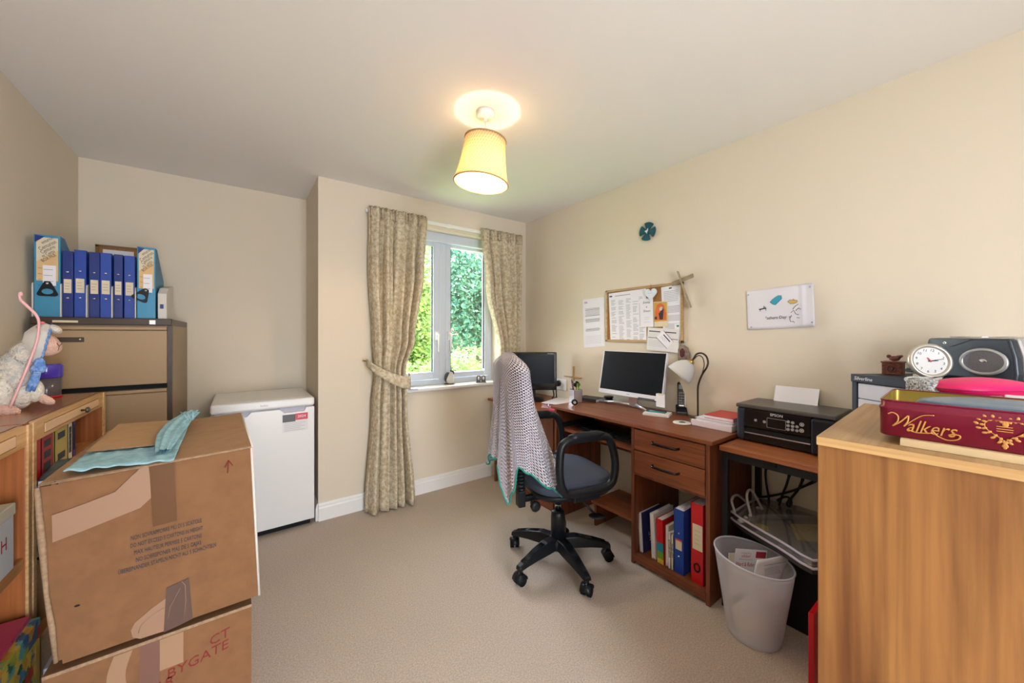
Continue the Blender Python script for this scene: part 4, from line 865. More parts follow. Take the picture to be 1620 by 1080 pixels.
Mh = P(ond(1163, 885, 1.66), (RV[0], RV[1], 0), (0, 0, 1)); part('card', MB().box(-.03, .05, -.16, .03, 0, .004, Mh), CREAM, mb_, w=True); part('inner_sheet', MB().box(-.027, .045, -.15, .02, -.004, 0, Mh), PAPER, mb_, w=True)
# ================================================================ books in the desk pedestal
BBZ = .056; BXF = DX+.05
def py_(px, py=870, X=BXF): return onx(px, py, X).y
def pz_(px, py, X=BXF): return onx(px, py, X).z
def upright(name, label, cat, px0, px1, ptop, cover, depth=.20, spine=None, coil=False, lean=0, pages=PAPER, grp='books in the desk pedestal'):
    """upright volume with its spine toward the room (-x)"""
    ya, yb = py_(px0), py_(px1); h = pz_((px0+px1)/2, ptop)-BBZ; t = ya-yb
    b = thing(name, label, cat, (BXF+depth/2, (ya+yb)/2, BBZ), 0, grp)
    K = Matrix.Rotation(lean, 4, 'X')
    def tr(mb): mb.v = [tuple(K @ Vector(p)) for p in mb.v]; return mb
    d0, d1 = -depth/2, depth/2
    if coil:
        part('cover', tr(MB().box(d0+.006, d1, t/2-.0015, t/2, 0, h).box(d0+.006, d1, -t/2, -t/2+.0015, 0, h)), cover, b)
        q = MB()
        for k in range(int(h/.0085)):
            zz = .006+k*.0085; q.ring_tube([(d0+.006+.42*t*math.cos(a)*.9, .42*t*math.sin(a), zz) for a in [2*math.pi*i/10 for i in range(10)]], .0009, 4, True)
        part('wire_spiral', tr(q), mat('wire_white', (.75, .74, .72), .35), b, kind='stuff')
        part('pages', tr(MB().box(d0+.010, d1-.002, -t/2+.0015, t/2-.0015, .003, h-.003)), pages, b)
    else:
        part('cover', tr(MB().box(d0, d1, t/2-.002, t/2, 0, h).box(d0, d1, -t/2, -t/2+.002, 0, h).box(d0, d0+.002, -t/2, t/2, 0, h)), cover, b)
        part('pages', tr(MB().box(d0+.003, d1-.003, -t/2+.002, t/2-.002, .003, h-.003)), pages, b)
    for nm, z0, z1, m_ in (spine or ()):
        part(nm, tr(MB().box(d0-.0006, d0+.0005, -t/2*.99, t/2*.99, z0*h, z1*h)), m_, b)
    return b, d0, t, h
NAVY = mat('navy', (.018, .022, .13), .4); TEALC = mat('teal_stripe', (.01, .26, .38), .4); GRN = mat('green_stripe', (.16, .32, .03), .4); YEL = mat('yellow_stripe', (.62, .48, .05), .4)
b, d0, t, h = upright('spiral_notebook', 'navy spiral bound notebook at the left end of the desk pedestal', 'notebook', 1011, 1017, 812, NAVY, .20, None, True, -.06)
text('lettering', 'Ld\n2', .032, P((d0+.07, -t/2-.0006, .08), (1, 0, 0), (0, 0, 1)), PAPER, b, w=False)
upright('spiral_notebook', 'white spiral bound book next to the navy notebook', 'notebook', 1030, 1036, 814, PAPER, .20, None, True, -.05)
upright('book', 'thick book with red, blue, green and yellow bands on the spine', 'book', 1040, 1050, 822, RED, .19, (('red_band', .47, 1, RED), ('blue_band', .28, .47, TEALC), ('green_band', .11, .28, GRN), ('yellow_band', 0, .11, YEL)), lean=-.03)
upright('spiral_notebook', 'cream spiral bound booklet right of the colour banded book', 'notebook', 1052, 1056.5, 832, CREAM, .19, None, True)
upright('booklet', 'thin white booklet with spotted spine in the desk pedestal', 'booklet', 1057.5, 1061, 842, PAPER, .18, (('spine_print', .3, .8, mat('speckle', (.55, .50, .44), .6, noise=.7, nscale=90)),))
upright('booklet', 'thin cream booklet beside the blue ring binder in the desk pedestal', 'booklet', 1061.5, 1065, 846, CREAM, .18, (('spine_print', .35, .75, mat('speckle', 0)),))
b, d0, t, h = upright('ring_binder', 'tall blue ring binder in the desk pedestal', 'ring binder', 1066, 1082, 806, BLUEB, .24, None, False, 0)
l = part('spine_label', MB().box(d0-.001, d0+.001, -t*.30, t*.32, h*.37, h*.53), CREAM, b); part('label_stripe', MB().box(d0-.0014, d0, -t*.30, t*.32, h*.51, h*.535), mat('label_redm', (.6, .06, .08), .5), l)
for zz in (.27, .63): part('rivet', MB().lathe([(0, .003), (.004, .0025), (.005, 0)], 12, P((d0, 0, h*zz), (0, -1, 0), (0, 0, 1))), CHROME, b)
part('papers', MB().box(d0+.02, .10, -t*.3, t*.3, h-.012, h+.006), PAPER, b)
mb2 = thing('metal_file', 'grey metal file rail between the blue and red binders', 'file rail', (BXF+.08, py_(1088), BBZ), 0)
yy = (py_(1085)-py_(1091))/2; hh = pz_(1088, 812)-BBZ
part('upright', MB().box(-.02, -.012, -.004, .004, 0, hh-.02), SILVER, mb2); part('head', MB().box(-.03, .10, -yy, yy, hh-.035, hh), SILVER, mb2, bevel=.003); part('foot', MB().box(-.03, .10, -yy, yy, 0, .012), SILVER, mb2)
b, d0, t, h = upright('lever_arch_file', 'red lever arch file at the right end of the desk pedestal', 'lever arch file', 1093, 1113, 797, RED, .26)
l = part('spine_label', MB().box(d0-.001, d0+.001, -t*.42, t*.36, h*.42, h*.74), CREAM, b); q = MB(); lines(q, P((d0-.001, 0, 0), (0, -1, 0), (0, 0, 1)), -t*.2, t*.3, h*.5, h*.66, 4, .0016, 2); part('handwriting', q, GREYINK, l)
Mr = P((d0-.001, .0, h*.20), (0, -1, 0), (0, 0, 1)); ring = [Mr @ Vector((.013*math.cos(2*math.pi*k/24), .019*math.sin(2*math.pi*k/24), .001)) for k in range(24)]
part('finger_ring', MB().ring_tube(ring, .0042, 8, True), BLACK, b)

# ================================================================ things on the main desk
def dz(px, py, z=DZ): return onz(px, py, z)
# main monitor
MXB = 2.085
bl_, br_ = onx(947, 621, MXB), onx(1047, 631, MXB); mw = bl_.y-br_.y; mc = (bl_.y+br_.y)/2
mn = thing('monitor', 'wide flat monitor with a white lower bezel on the main desk', 'monitor', (2.14, mc, DZ))
TM = P((MXB, mc, .862), (0, -1, 0), (math.sin(.20), 0, math.cos(.20))); mh = .305
part('casing', MB().box(-mw/2, mw/2, 0, mh, -.028, -.003, TM), mat('casing_white', (.70, .70, .73), .35), mn, w=True, bevel=.006)
part('screen', MB().box(-mw/2+.006, mw/2-.006, .030, mh-.005, -.004, -.0015, TM), mat('screen_off', (.010, .012, .016), .2, spec=.2), mn, w=True)
part('bezel', MB().box(-mw/2, mw/2, 0, .030, -.006, 0, TM), mat('bezel_white', (.74, .74, .78), .3), mn, w=True, bevel=.002)
for x_ in (mw/2-.006, -mw/2): part('side_bezel', MB().box(x_, x_+.006, 0.03, mh, -.006, -.0005, TM), mat('casing_white', 0), mn, w=True)
part('port_strip', MB().box(mw*.16, mw*.40, -.008, .008, -.02, .0005, TM), mat('port_dark', (.06, .06, .06), .4), mn, w=True, bevel=.001)
part('brand_mark', MB().box(-.012, .012, .013, .017, 0, .0004, TM), GREYINK, mn, w=True)
part('stand_neck', MB().hexa([(2.150, mc+.035, DZ+.004), (2.150, mc-.035, DZ+.004), (2.165, mc-.035, DZ+.004), (2.165, mc+.035, DZ+.004)], [(2.115, mc+.03, .98), (2.115, mc-.03, .98), (2.14, mc-.03, .98), (2.14, mc+.03, .98)]), SILVER, mn, w=True, bevel=.003)
e1 = dz(1022, 651); e0 = dz(949, 636)
for e in (e1, e0): part('stand_foot', MB().ring_tube([(2.16, mc, DZ+.016), ((2.16+e.x)/2, (mc+e.y)/2, DZ+.018), (e.x, e.y, DZ+.009)], [.014, .012, .007], 8, flat=.6), SILVER, mn, w=True)
nt_ = thing('sticky_note', 'white paper note hanging from the lower right of the main monitor', 'note', tuple(onx(1045, 633, MXB-.004)))
na, nb = onx(1038, 622, MXB-.003), onx(1052, 645, MXB-.003); part('sheet', MB().box(MXB-.0045, MXB-.0035, nb.y, na.y, nb.z, na.z), PAPER, nt_, w=True); part('tape', MB().box(MXB-.0052, MXB-.0045, nb.y+.01, na.y-.01, na.z-.008, na.z+.003), CREAM, nt_, w=True)
# teal mat with a dark gadget, black notebook
g = dz(966, 633); gm_ = thing('mouse_mat', 'dark teal oval mat lying left of the main monitor', 'mat', (g.x, g.y, DZ), 0)
part('pad', MB().prism(circ(0, 0, .105, 36, .115), 0, .006), mat('teal_mat', (.05, .17, .15), .4), gm_, bevel=.002); part('edge', MB().ring_tube([Vector((.105*math.cos(k*.1745), .115*math.sin(k*.1745), .003)) for k in range(36)], .003, 6, True), BLACKM, gm_)
g2 = dz(963, 635, DZ+.006); gd = thing('webcam', 'small round black gadget sitting on the teal mat', 'gadget', (g2.x, g2.y, DZ+.0062))
part('base', MB().lathe([(0, 0), (.026, 0), (.030, .008), (.030, .018), (.024, .02), (0, .02)], 24), BLACK, gd); part('cap', MB().lathe([(.024, .02), (.033, .028), (.034, .040), (.028, .042), (0, .038)], 24), BLACKG, gd)
b = dz(937, 634); o = flatbook('notebook', 'closed black notebook with white pages left of the teal mat', 'notebook', (b.x+.01, b.y+.03, DZ), (.13, .17, .022), mat('notebook_black', (.035, .03, .03), .5), .2)
c_ = dz(909, 641); tp = thing('tape_roll', 'small black tape roll in front of the pen pot', 'tape roll', (c_.x, c_.y, DZ))
part('roll', MB().lathe([(.010, -.007), (.021, -.007), (.021, .007), (.010, .007), (.010, -.007)], 24, Matrix.Translation((0, 0, .022)) @ P((0, 0, 0), (RV[0], RV[1], 0), (0, 0, 1)), close_ends=False), BLACK, tp); part('core', MB().lathe([(.0085, -.006), (.010, -.006), (.010, .006), (.0085, .006), (.0085, -.006)], 20, Matrix.Translation((0, 0, .022)) @ P((0, 0, 0), (RV[0], RV[1], 0), (0, 0, 1)), close_ends=False), CREAM, tp)
# pen pot with pens
pc_ = dz(911, 637); ptn = thing('pen_pot', 'square silver and dark blue pen pot beside the far monitor', 'pen pot', (pc_.x+.02, pc_.y+.02, DZ), -.25)
ph = .095; a_ = .034
part('holder', MB().box(-a_, -a_+.003, -a_, a_, 0, ph).box(a_-.003, a_, -a_, a_, 0, ph).box(-a_, a_, a_-.003, a_, 0, ph).box(-a_, a_, -a_, a_, 0, .003), mat('pot_blue', (.03, .05, .12), .35), ptn); part('front_plate', MB().box(-a_, a_, -a_, -a_+.003, 0, ph), SILVER, ptn); part('silver_side', MB().box(-a_-.0012, -a_, -a_, a_, 0.002, ph-.002), SILVER, ptn)
for k, (nm, lb, dx, dy, lx, ln, cc) in enumerate((('pen', 'dark purple pen leaning left in the pen pot', -.02, -.01, -.018, .165, (.12, .02, .14)), ('pen', 'yellow green pencil standing in the pen pot', 0.0, -.015, .004, .135, (.45, .42, .06)), ('pen', 'bright green pen standing in the pen pot', .018, -.008, .004, .14, (.10, .45, .04)), ('pen', 'cream pen standing at the back of the pen pot', .002, .012, -.002, .150, (.75, .70, .6)))):
    p_ = thing(nm, lb, 'pen', tuple(Matrix.Translation((pc_.x+.02, pc_.y+.02, DZ)) @ Matrix.Rotation(-.25, 4, 'Z') @ Vector((dx, dy, .004))), 0, 'pens in the pen pot')
    U = Vector((RV[0], RV[1], 0)); part('barrel', MB().ring_tube([Vector((0, 0, 0)), U*lx*.8+Vector((0, 0, ln*.85))], .0045, 10), mat('pen_%d' % k, cc, .35), p_); part('cap', MB().ring_tube([U*lx*.8+Vector((0, 0, ln*.85)), U*lx+Vector((0, 0, ln))], [.005, .0035], 10), mat('pencap_%d' % k, tuple(c*.7 for c in cc), .35), p_)
br = thing('brush', 'round black brush head standing at the back of the pen pot', 'brush', tuple(Matrix.Translation((pc_.x+.02, pc_.y+.02, DZ)) @ Matrix.Rotation(-.25, 4, 'Z') @ Vector((.018, .016, .004))))
part('handle', MB().cyl((0, 0, 0), (0, 0, .1), .004), BLACK, br); part('head', MB().ell((0.0, 0, .122), (.026, .026, .024)), BLACKM, br)
# desk lamp
lb_ = Vector((2.165, onx(1104, 650, 2.165).y, DZ)); lp = thing('desk_lamp', 'brass desk lamp with a white glass bell shade', 'desk lamp', tuple(lb_))
part('base', MB().lathe([(0, 0), (.052, 0), (.052, .005), (.04, .012), (.012, .018), (0, .019)], 32), mat('lamp_base_bronze', (.16, .11, .05), .35, .8), lp)
LXp = 2.165
def lpt(px, py, X=LXp): return onx(px, py, X)
DB = mat('dark_bronze', (.06, .042, .028), .35, .7)
stem = smoothpath([Vector((lb_.x, lb_.y, DZ+.015)), lpt(1104, 640), lpt(1104, 615), lpt(1106, 604), lpt(1111, 592), lpt(1118, 581), lpt(1120, 572), lpt(1117, 563), lpt(1110, 558.5), lpt(1102, 560), lpt(1097, 567), lpt(1094, 571)], 6)
part('stem', MB().ring_tube(stem, .0052, 10), DB, lp, w=True)
part('side_stem', MB().ring_tube(smoothpath([lpt(1106, 601, LXp-.006), lpt(1111, 590, LXp-.006), lpt(1114, 576, LXp-.006), lpt(1111, 565, LXp-.006), lpt(1104, 562.5, LXp-.006), lpt(1097, 569, LXp-.006)], 6), .0028, 8), DB, lp, w=True)
top = lpt(1092, 573); mth = lpt(1074, 598); ax = (mth-top); 
ax = Vector((-.045, ax.y, ax.z)).normalized()
n1 = ax.cross(Vector((1, 0, 0))).normalized(); n2 = ax.cross(n1); SM = Matrix((n1, n2, ax)).transposed().to_4x4(); SM.translation = top
shd = part('glass_shade', MB().lathe([(.018, 0), (.026, .004), (.045, .022), (.062, .05), (.072, .085), (.074, .100)], 36, SM, close_ends=False), fabric_translucent('opal_glass', (.78, .77, .76), .3), lp, w=True, solid=.003)
part('shade_cap', MB().lathe([(0, -.022), (.010, -.022), (.020, -.010), (.021, .004), (.017, .008)], 24, SM, close_ends=False), BRASS, lp, w=True)
part('lamp_holder', MB().lathe([(0, .0), (.014, .0), (.014, .035), (0, .035)], 18, SM), WHITE, lp, w=True)
part('bulb', MB().lathe([(.010, .034), (.018, .05), (.022, .066), (.016, .082), (0, .088)], 18, SM), mat('bulb_off', (.8, .8, .78), .2), lp, w=True)
# phone in its cradle
ph_ = dz(1078, 654); cr = thing('phone_cradle', 'dark grey charging cradle beside the desk lamp', 'phone cradle', (ph_.x+.0, ph_.y, DZ), -1.0)
part('base', MB().prism([(-.05, 0), (.05, 0), (.05, .045), (.03, .05), (-.045, .016)], -.032, .032, P((0, 0, 0), (0, 1, 0), (0, 0, 1))), BLACK, cr, bevel=.005, seg=3); part('well', MB().box(-.027, .027, -.01, .02, .028, .042), BLACKM, cr, bevel=.002); part('front_lip', MB().box(-.028, .028, -.046, -.03, .012, .018), mat('phone_grey', (.14, .14, .15), .3), cr, bevel=.002)
hs = thing('cordless_phone', 'black cordless phone handset standing in the cradle', 'phone', (ph_.x+.0, ph_.y, DZ+.025), -1.0)
HM = P((0, .004, .008), (1, 0, 0), (0, .22, 1))
part('handset', MB().prism(rrect(-.022, .022, 0, .165, .012), -.012, .012, HM), BLACK, hs, bevel=.004, seg=3)
part('faceplate', MB().prism(rrect(-.019, .019, .012, .155, .008), .0122, .0135, HM), BLACKG, hs); part('screen', MB().prism(rrect(-.014, .014, .118, .146, .003), .0135, .0145, HM), mat('phone_lcd', (.22, .26, .26), .3), hs); part('side_trim', MB().box(.019, .0215, .01, .155, .0115, .014, HM), SILVER, hs)
for r_ in range(5):
    for c in range(3): part('key', MB().prism(rrect(-.016+.0115*c, -.007+.0115*c, .025+.016*r_, .035+.016*r_, .002), .0135, .0152, HM), mat('key_grey', (.13, .13, .14), .4), hs)
part('silver_key', MB().prism(rrect(-.014, .014, .012, .020, .002), .0135, .0150, HM), SILVER, hs)
# note pads with pens
n0 = dz(1040, 656); npd = thing('notepad', 'white notepad with two pens lying on it, in front of the main monitor', 'notepad', (n0.x, n0.y, DZ), .35)
part('pad', MB().box(-.055, .055, -.075, .075, 0, .014), PAPER, npd, bevel=.002); part('cover_sheet', MB().box(-.054, .054, -.074, .074, .014, .0152), mat('pad_top', (.80, .78, .74), .6), npd)
for k, (lb, cc, o_) in enumerate((('black pen lying on the white notepad', (.02, .02, .025), .012), ('teal pen lying on the white notepad', (.03, .25, .30), -.012))):
    p_ = thing('pen', lb, 'pen', (n0.x+o_, n0.y+o_*.3, DZ+.0197), .35, 'pens on the notepad'); part('barrel', MB().ring_tube([(0, -.05, 0), (.01, .05, 0)], .0045, 10), mat('npen_%d' % k, cc, .3), p_); part('cap', MB().ring_tube([(.01, .05, 0), (.0115, .068, 0)], [.0048, .003], 10), mat('npencap_%d' % k, tuple(c*.6 for c in cc), .3), p_)
c0_ = dz(1079, 669); co = thing('coaster', 'round white coaster with a dark picture on the main desk', 'coaster', (c0_.x, c0_.y, DZ), 0)
part('disc', MB().lathe([(0, 0), (.047, 0), (.048, .003), (.046, .005), (0, .005)], 40), mat('coaster_white', (.76, .74, .72), .4), co)
part('picture', MB().prism([(-.018, -.010), (-.006, -.020), (.010, -.016), (.016, -.004), (.022, .010), (.008, .016), (-.008, .014), (-.020, .006)], .005, .0056), mat('coaster_ink', (.06, .07, .09), .5), co)
# stack of books by the printer
sy0, sy1 = dz(1095, 672).y, .842
s1 = thing('box_folder', 'thick white folder lying at the bottom of the stack by the printer', 'folder', (2.10, (sy0+sy1)/2, DZ))
xa_, xb_ = dz(1094, 672).x, 2.235
part('body', MB().box(xa_, xb_, .845, sy0, 0+DZ, DZ+.032), mat('folder_white', (.78, .70, .74), .5), s1, w=True, bevel=.003); part('spine_band', MB().box(xa_+.002, xb_, sy0-.003, sy0+.003, DZ+.004, DZ+.028), mat('lilac', (.55, .50, .62), .5), s1, w=True); part('ring', MB().ring_tube([Vector((xa_+.012, sy0+.010*math.cos(k*.6283), DZ+.018+.014*math.sin(k*.6283))) for k in range(10)], .003, 6, True), mat('pale_ring', (.7, .72, .62), .3), s1, w=True)
s2 = thing('paper_stack', 'sheaf of white papers on the thick white folder', 'papers', (2.11, .98, DZ+.0325)); part('sheets', MB().box(xa_+.015, xb_-.005, .848, sy0-.02, DZ+.0325, DZ+.044), PAPER, s2, w=True); part('top_sheet', MB().box(xa_+.008, xb_-.015, .848, sy0-.012, DZ+.044, DZ+.0455), mat('sheet_blue_white', (.76, .78, .85), .7), s2, w=True)
s3 = thing('book', 'red hardback diary on top of the papers beside the printer', 'book', (2.12, .95, DZ+.046)); ry = onz(1119, 655, DZ+.06).y
part('cover', MB().box(xa_+.03, xb_-.02, .85, ry, DZ+.046, DZ+.048).box(xa_+.03, xb_-.02, .85, ry, DZ+.062, DZ+.065).box(xb_-.024, xb_-.02, .85, ry, DZ+.046, DZ+.065), RED, s3, w=True, bevel=.001); part('pages', MB().box(xa_+.034, xb_-.024, .853, ry-.004, DZ+.048, DZ+.062), PAPER, s3, w=True)
# ================================================================ far monitor and things on the side desk
fm = thing('monitor', 'older black monitor on the side desk behind the draped chair', 'monitor', (2.03, 2.42, Z2), 0)
MD = 3.09; A = ond(803, 557, MD); Bq = ond(881, 557, MD); Cq = ond(881, 617, MD)
uu = (Bq-A); TMf = P((A+Bq)/2*1.0, uu, (0, 0, 1)); TMf.translation = Vector(((A.x+Bq.x)/2, (A.y+Bq.y)/2, Cq.z)); wv = uu.length; hv = A.z-Cq.z
part('casing', MB().box(-wv/2, wv/2, 0, hv, -.05, 0, TMf), BLACKG, fm, w=True, bevel=.008); part('screen', MB().box(-wv/2+.022, wv/2-.022, .055, hv-.024, 0, .0012, TMf), mat('screen_blue', (.008, .012, .02), .25, spec=.2), fm, w=True); part('brand_mark', MB().box(wv/2-.08, wv/2-.03, hv-.014, hv-.009, 0, .001, TMf), GREYINK, fm, w=True)
part('neck', MB().box(-.03, .03, -.07, .06, -.06, -.03, TMf), BLACK, fm, w=True); bb = TMf @ Vector((0, 0, -.02)); part('base', MB().lathe([(0, 0), (.10, 0), (.10, .012), (.085, .022), (0, .03)], 32, Matrix.Translation((bb.x, bb.y, Z2))), BLACK, fm, w=True)
part('power_lead', MB().ring_tube(smoothpath([TMf @ Vector((wv/2-.03, .01, -.04)), TMf @ Vector((wv/2-.02, -.05, -.05)), TMf @ Vector((wv/2-.035, Z2-Cq.z+.005, -.05))], 6), .005, 8), BLACK, fm, w=True)
pg = thing('power_plug', 'round black plug in the white wall socket beside the far monitor', 'plug', tuple(onx(884, 606, 2.235)))
c_ = onx(884, 606, XR-.012); part('body', MB().lathe([(0, .040), (.022, .038), (.026, .030), (.027, 0), (0, 0)], 24, P((c_.x, c_.y, c_.z), (0, -1, 0), (0, 0, 1))), BLACK, pg, w=True); part('lead', MB().ring_tube(smoothpath([c_+Vector((-.03, 0, -.02)), c_+Vector((-.03, 0, -.07)), c_+Vector((-.02, .005, -.15))], 6), .005, 8), BLACK, pg, w=True)
so = thing('wall_socket', 'white double socket on the right wall above the side desk', 'socket', tuple(onx(890, 608, XR)))
a0 = onx(877, 598, XR); a1 = onx(897, 618, XR); part('face_plate', MB().box(XR-.010, XR, a1.y, a0.y, a1.z, a0.z), WHITE, so, w=True, bevel=.003); part('rocker_switch', MB().box(XR-.014, XR-.009, a1.y+.02, a1.y+.032, (a0.z+a1.z)/2-.008, (a0.z+a1.z)/2+.012), WHITE, so, w=True, bevel=.001)
wp = onz(893, 645, Z2+.02); wf = thing('ring_file', 'white and pink ring file lying across the corner of the side desk', 'ring file', (wp.x+.06, wp.y-.0, Z2), .35)
wf.location = (2.01, 2.085, Z2); FR[wf.name] = Matrix.Translation((2.01, 2.085, Z2)) @ Matrix.Rotation(.35, 4, 'Z')
part('cover', MB().box(-.16, .13, -.09, .09, 0, .003).box(-.16, .13, -.09, .09, .032, .035).box(.127, .13, -.09, .09, 0, .035), mat('file_white', (.78, .72, .76), .4), wf, bevel=.001); part('papers', MB().box(-.155, .12, -.085, .085, .004, .02), mat('pink_papers', (.72, .42, .48), .6), wf)
part('ring', MB().ring_tube([Vector((-.162, .02+.0*k, .018))+Vector((.012*math.cos(k*.6283), 0, .014*math.sin(k*.6283))) for k in range(10)], .003, 6, True), CHROME, wf)
rb = thing('booklet', 'pinkish red booklet at the front corner of the side desk', 'booklet', (1.86, 1.985, Z2), .2); part('cover', MB().box(-.06, .06, -.035, .035, 0, .008), mat('pink_red', (.55, .05, .12), .4), rb, bevel=.001); part('title_panel', MB().box(-.01, .05, -.03, .025, .008, .0088), PAPER, rb)
# ================================================================ things on the right wall
def wp_(px, py, off=.0): return onx(px, py, XR-off)
def sheet(name, label, cat, corners, material, off=.001, th=.0008, group=None):
    """paper pinned flat on the wall; corners TL,TR,BR,BL in the photograph"""
    pts = [wp_(a, b_, off) for a, b_ in corners]; c = sum(pts, Vector())/4
    t = thing(name, label, cat, (XR-off, c.y, c.z), 0, group)
    part('sheet', MB().hexa(pts, [p-Vector((th, 0, 0)) for p in pts]), material, t, w=True)
    C = pts; 
    def at(u, v, o=0):
        p = (C[3]*(1-u)+C[2]*u)*(1-v)+(C[0]*(1-u)+C[1]*u)*v; return Vector((XR-off-th-o, p.y, p.z))
    return t, at
def bars(at, rows, material, parent, name='print', hgt=.006, o=.0001, seed=1, kind=None):
    q = MB(); rr = random.Random(seed)
    for u0, u1, v in rows:
        a, b_, c, d = at(u0, v-hgt), at(u1, v-hgt), at(u1, v+hgt), at(u0, v+hgt); q.hexa([a, b_, c, d], [p-Vector((.0003, 0, 0)) for p in (a, b_, c, d)])
    return part(name, q, material, parent, w=True)
t, at = sheet('wall_notice', 'white folded notice taped to the wall left of the cork board', 'notice', ((922, 474), (956, 469.5), (957, 547), (924, 550)), PAPER)
rows = [(.12+.0*k, .78, .80-.022*k) for k in range(8)]+[(.12, .78, .58-.02*k) for k in range(4)]+[(.12, .76, .38-.022*k) for k in range(3)]; bars(at, rows, GREYINK, t, hgt=.005); bars(at, [(.1, .85, .22-.035*k) for k in range(5)], mat('ink_pale', (.55, .55, .60), .8), t, hgt=.003)
bars(at, [(.08, .22, .93)], mat('ink_pink', (.60, .35, .50), .8), t, 'crest', .018); bars(at, [(.1, .8, y_) for y_ in (.775, .645, .56, .36)], INK, t, hgt=.0035)
# cork board
nb = thing('notice_board', 'wood framed cork notice board crowded with papers on the wall', 'notice board', (XR, 1.53, 1.41))
by0, by1, bz0, bz1 = 1.232, 1.838, 1.222, 1.606
part('cork', MB().box(XR-.010, XR-.001, by0+.012, by1-.012, bz0+.012, bz1-.012), CORK, nb, w=True)
FRM = wood('frame_wood', (.45, .27, .11), (.60, .40, .19), 1, 20)
for a, b_, c, d in ((by0, by1, bz1-.016, bz1), (by0, by1, bz0, bz0+.016), (by0, by0+.016, bz0, bz1), (by1-.016, by1, bz0, bz1)): part('frame_bar', MB().box(XR-.018, XR, a, b_, c, d), FRM, nb, w=True, bevel=.002)
t, at = sheet('paper_chart', 'large white printed list covering the left of the cork board', 'paper', ((963, 464.5), (1022, 456), (1023, 540), (966, 540)), PAPER, .0105)
rows = []; rr = random.Random(3)
for cx in (.06, .27, .48, .66, .82):
    for k in range(34):
        if rr.random() < .82: rows.append((cx, cx+.08+.07*rr.random(), .85-.0245*k))
bars(at, rows, mat('ink_mid', (.46, .46, .50), .8), t, hgt=.006); bars(at, [(.18, .6, .93)], GREYINK, t, 'heading', .009); bars(at, [(.02, .1, .935)], NAVY, t, 'crest', .014)
t, at = sheet('letter', 'white typed letter pinned at the top right of the cork board', 'letter', ((1046, 454.5), (1077, 448.5), (1079, 538), (1050, 538)), PAPER, .0105)
bars(at, [(.12, .85, .90-.03*k) for k in range(7)]+[(.1, .92, .62-.022*k) for k in range(6)]+[(.1, .92, .45-.022*k) for k in range(5)]+[(.1, .92, .30-.022*k) for k in range(5)], mat('ink_mid', 0), t, hgt=.006); bars(at, [(.4, .55, .955)], INK, t, 'crest', .012)
t, at = sheet('sticker_label', 'small white label with a green motif low on the cork board', 'label', ((1067, 512), (1078, 511), (1079, 531), (1068, 531)), PAPER, .0125)
bars(at, [(.3, .65, .8)], mat('green_motif', (.02, .25, .16), .7), t, 'motif', .08)
t, at = sheet('card', 'white card with handwritten names pinned below the heart', 'card', ((1012, 473), (1033, 471), (1034, 517), (1014, 517)), PAPER, .014)
for s0, v, fs in (('Emma', .86, .022), ('&', .70, .016), ('Simon', .56, .022)): text('handwriting', s0, fs, P(at(.5, v, .0002), (0, -1, 0), (0, 0, 1)), INK, t, shear=.3)
bars(at, [(.3, .7, .34), (.3, .65, .28), (.25, .75, .17)], mat('ink_pale', 0), t, hgt=.006)
t, at = sheet('postcard', 'orange picture postcard with a dark figure on the cork board', 'postcard', ((1034, 477.5), (1056, 476), (1057, 516), (1035, 517)), CREAM, .013)
def patch(name, poly, material, o=.0002):
    pts = [at(u, v, o) for u, v in poly]; q = MB(); n = len(pts); q.add(pts+[p-Vector((.0003, 0, 0)) for p in pts], [tuple(range(n)), tuple(range(2*n-1, n-1, -1))]+[(i, n+i, n+(i+1) % n, (i+1) % n) for i in range(n)]); return part(name, q, material, t, w=True)
patch('picture_ground', [(.02, .2), (.95, .22), (.95, .97), (.02, .97)], mat('gold_ground', (.62, .36, .05), .6)); patch('flame_shape', [(.08, .26), (.85, .26), (.9, .5), (.75, .85), (.5, .93), (.25, .86), (.1, .6)], mat('flame_orange', (.70, .13, .02), .6), .0006)
patch('dark_figure', [(.42, .28), (.66, .28), (.70, .5), (.72, .68), (.60, .80), (.46, .76), (.5, .6), (.36, .52)], mat('figure_dark', (.04, .015, .015), .6), .0010); patch('pale_robe', [(.46, .62), (.62, .66), (.66, .76), (.54, .80), (.42, .72)], mat('robe_pale', (.62, .58, .52), .6), .0014); patch('dark_patch', [(.05, .3), (.25, .3), (.22, .42), (.08, .4)], mat('figure_dark', 0), .001)
t, at = sheet('leaflet', 'wide white bill overlapping the bottom edge of the cork board', 'leaflet', ((1025, 517.5), (1074.5, 521), (1073, 558), (1023, 553)), mat('bill_paper', (.74, .71, .69), .8), .0195)
bars(at, [(.03, .98, .56)], INK, t, 'rule', .012); bars(at, [(.05, .42, .84), (.58, .92, .84)], INK, t, 'heading', .022); bars(at, [(.05, .3, .72), (.05, .5, .64)]+[(.06, .62, .44-.05*k) for k in range(6)], mat('ink_pale', 0), t, hgt=.008)
t, at = sheet('ticket', 'small white ticket pinned diagonally over the wide bill', 'ticket', ((1050, 522.5), (1065.5, 540), (1055, 551.5), (1038, 533.5)), PAPER, .0215)
bars(at, [(0, 1, .02), (0, 1, .98)], INK, t, 'rule', .02); bars(at, [(.2, .85, .72)], INK, t, 'heading', .05); bars(at, [(.15, .7, .5), (.15, .6, .35)], mat('ink_pale', 0), t, hgt=.02)
ht = thing('heart_ornament', 'white heart shaped ornament hanging on the cork board frame', 'ornament', tuple(wp_(1030, 466, .02)))
c_ = wp_(1030, 464.5, .021); s0 = .045; hp = []
for k in range(36):
    a = 2*math.pi*k/36; hp.append((s0*math.sin(a)**3, s0*(.8125*math.cos(a)-.3125*math.cos(2*a)-.125*math.cos(3*a)-.0625*math.cos(4*a))))
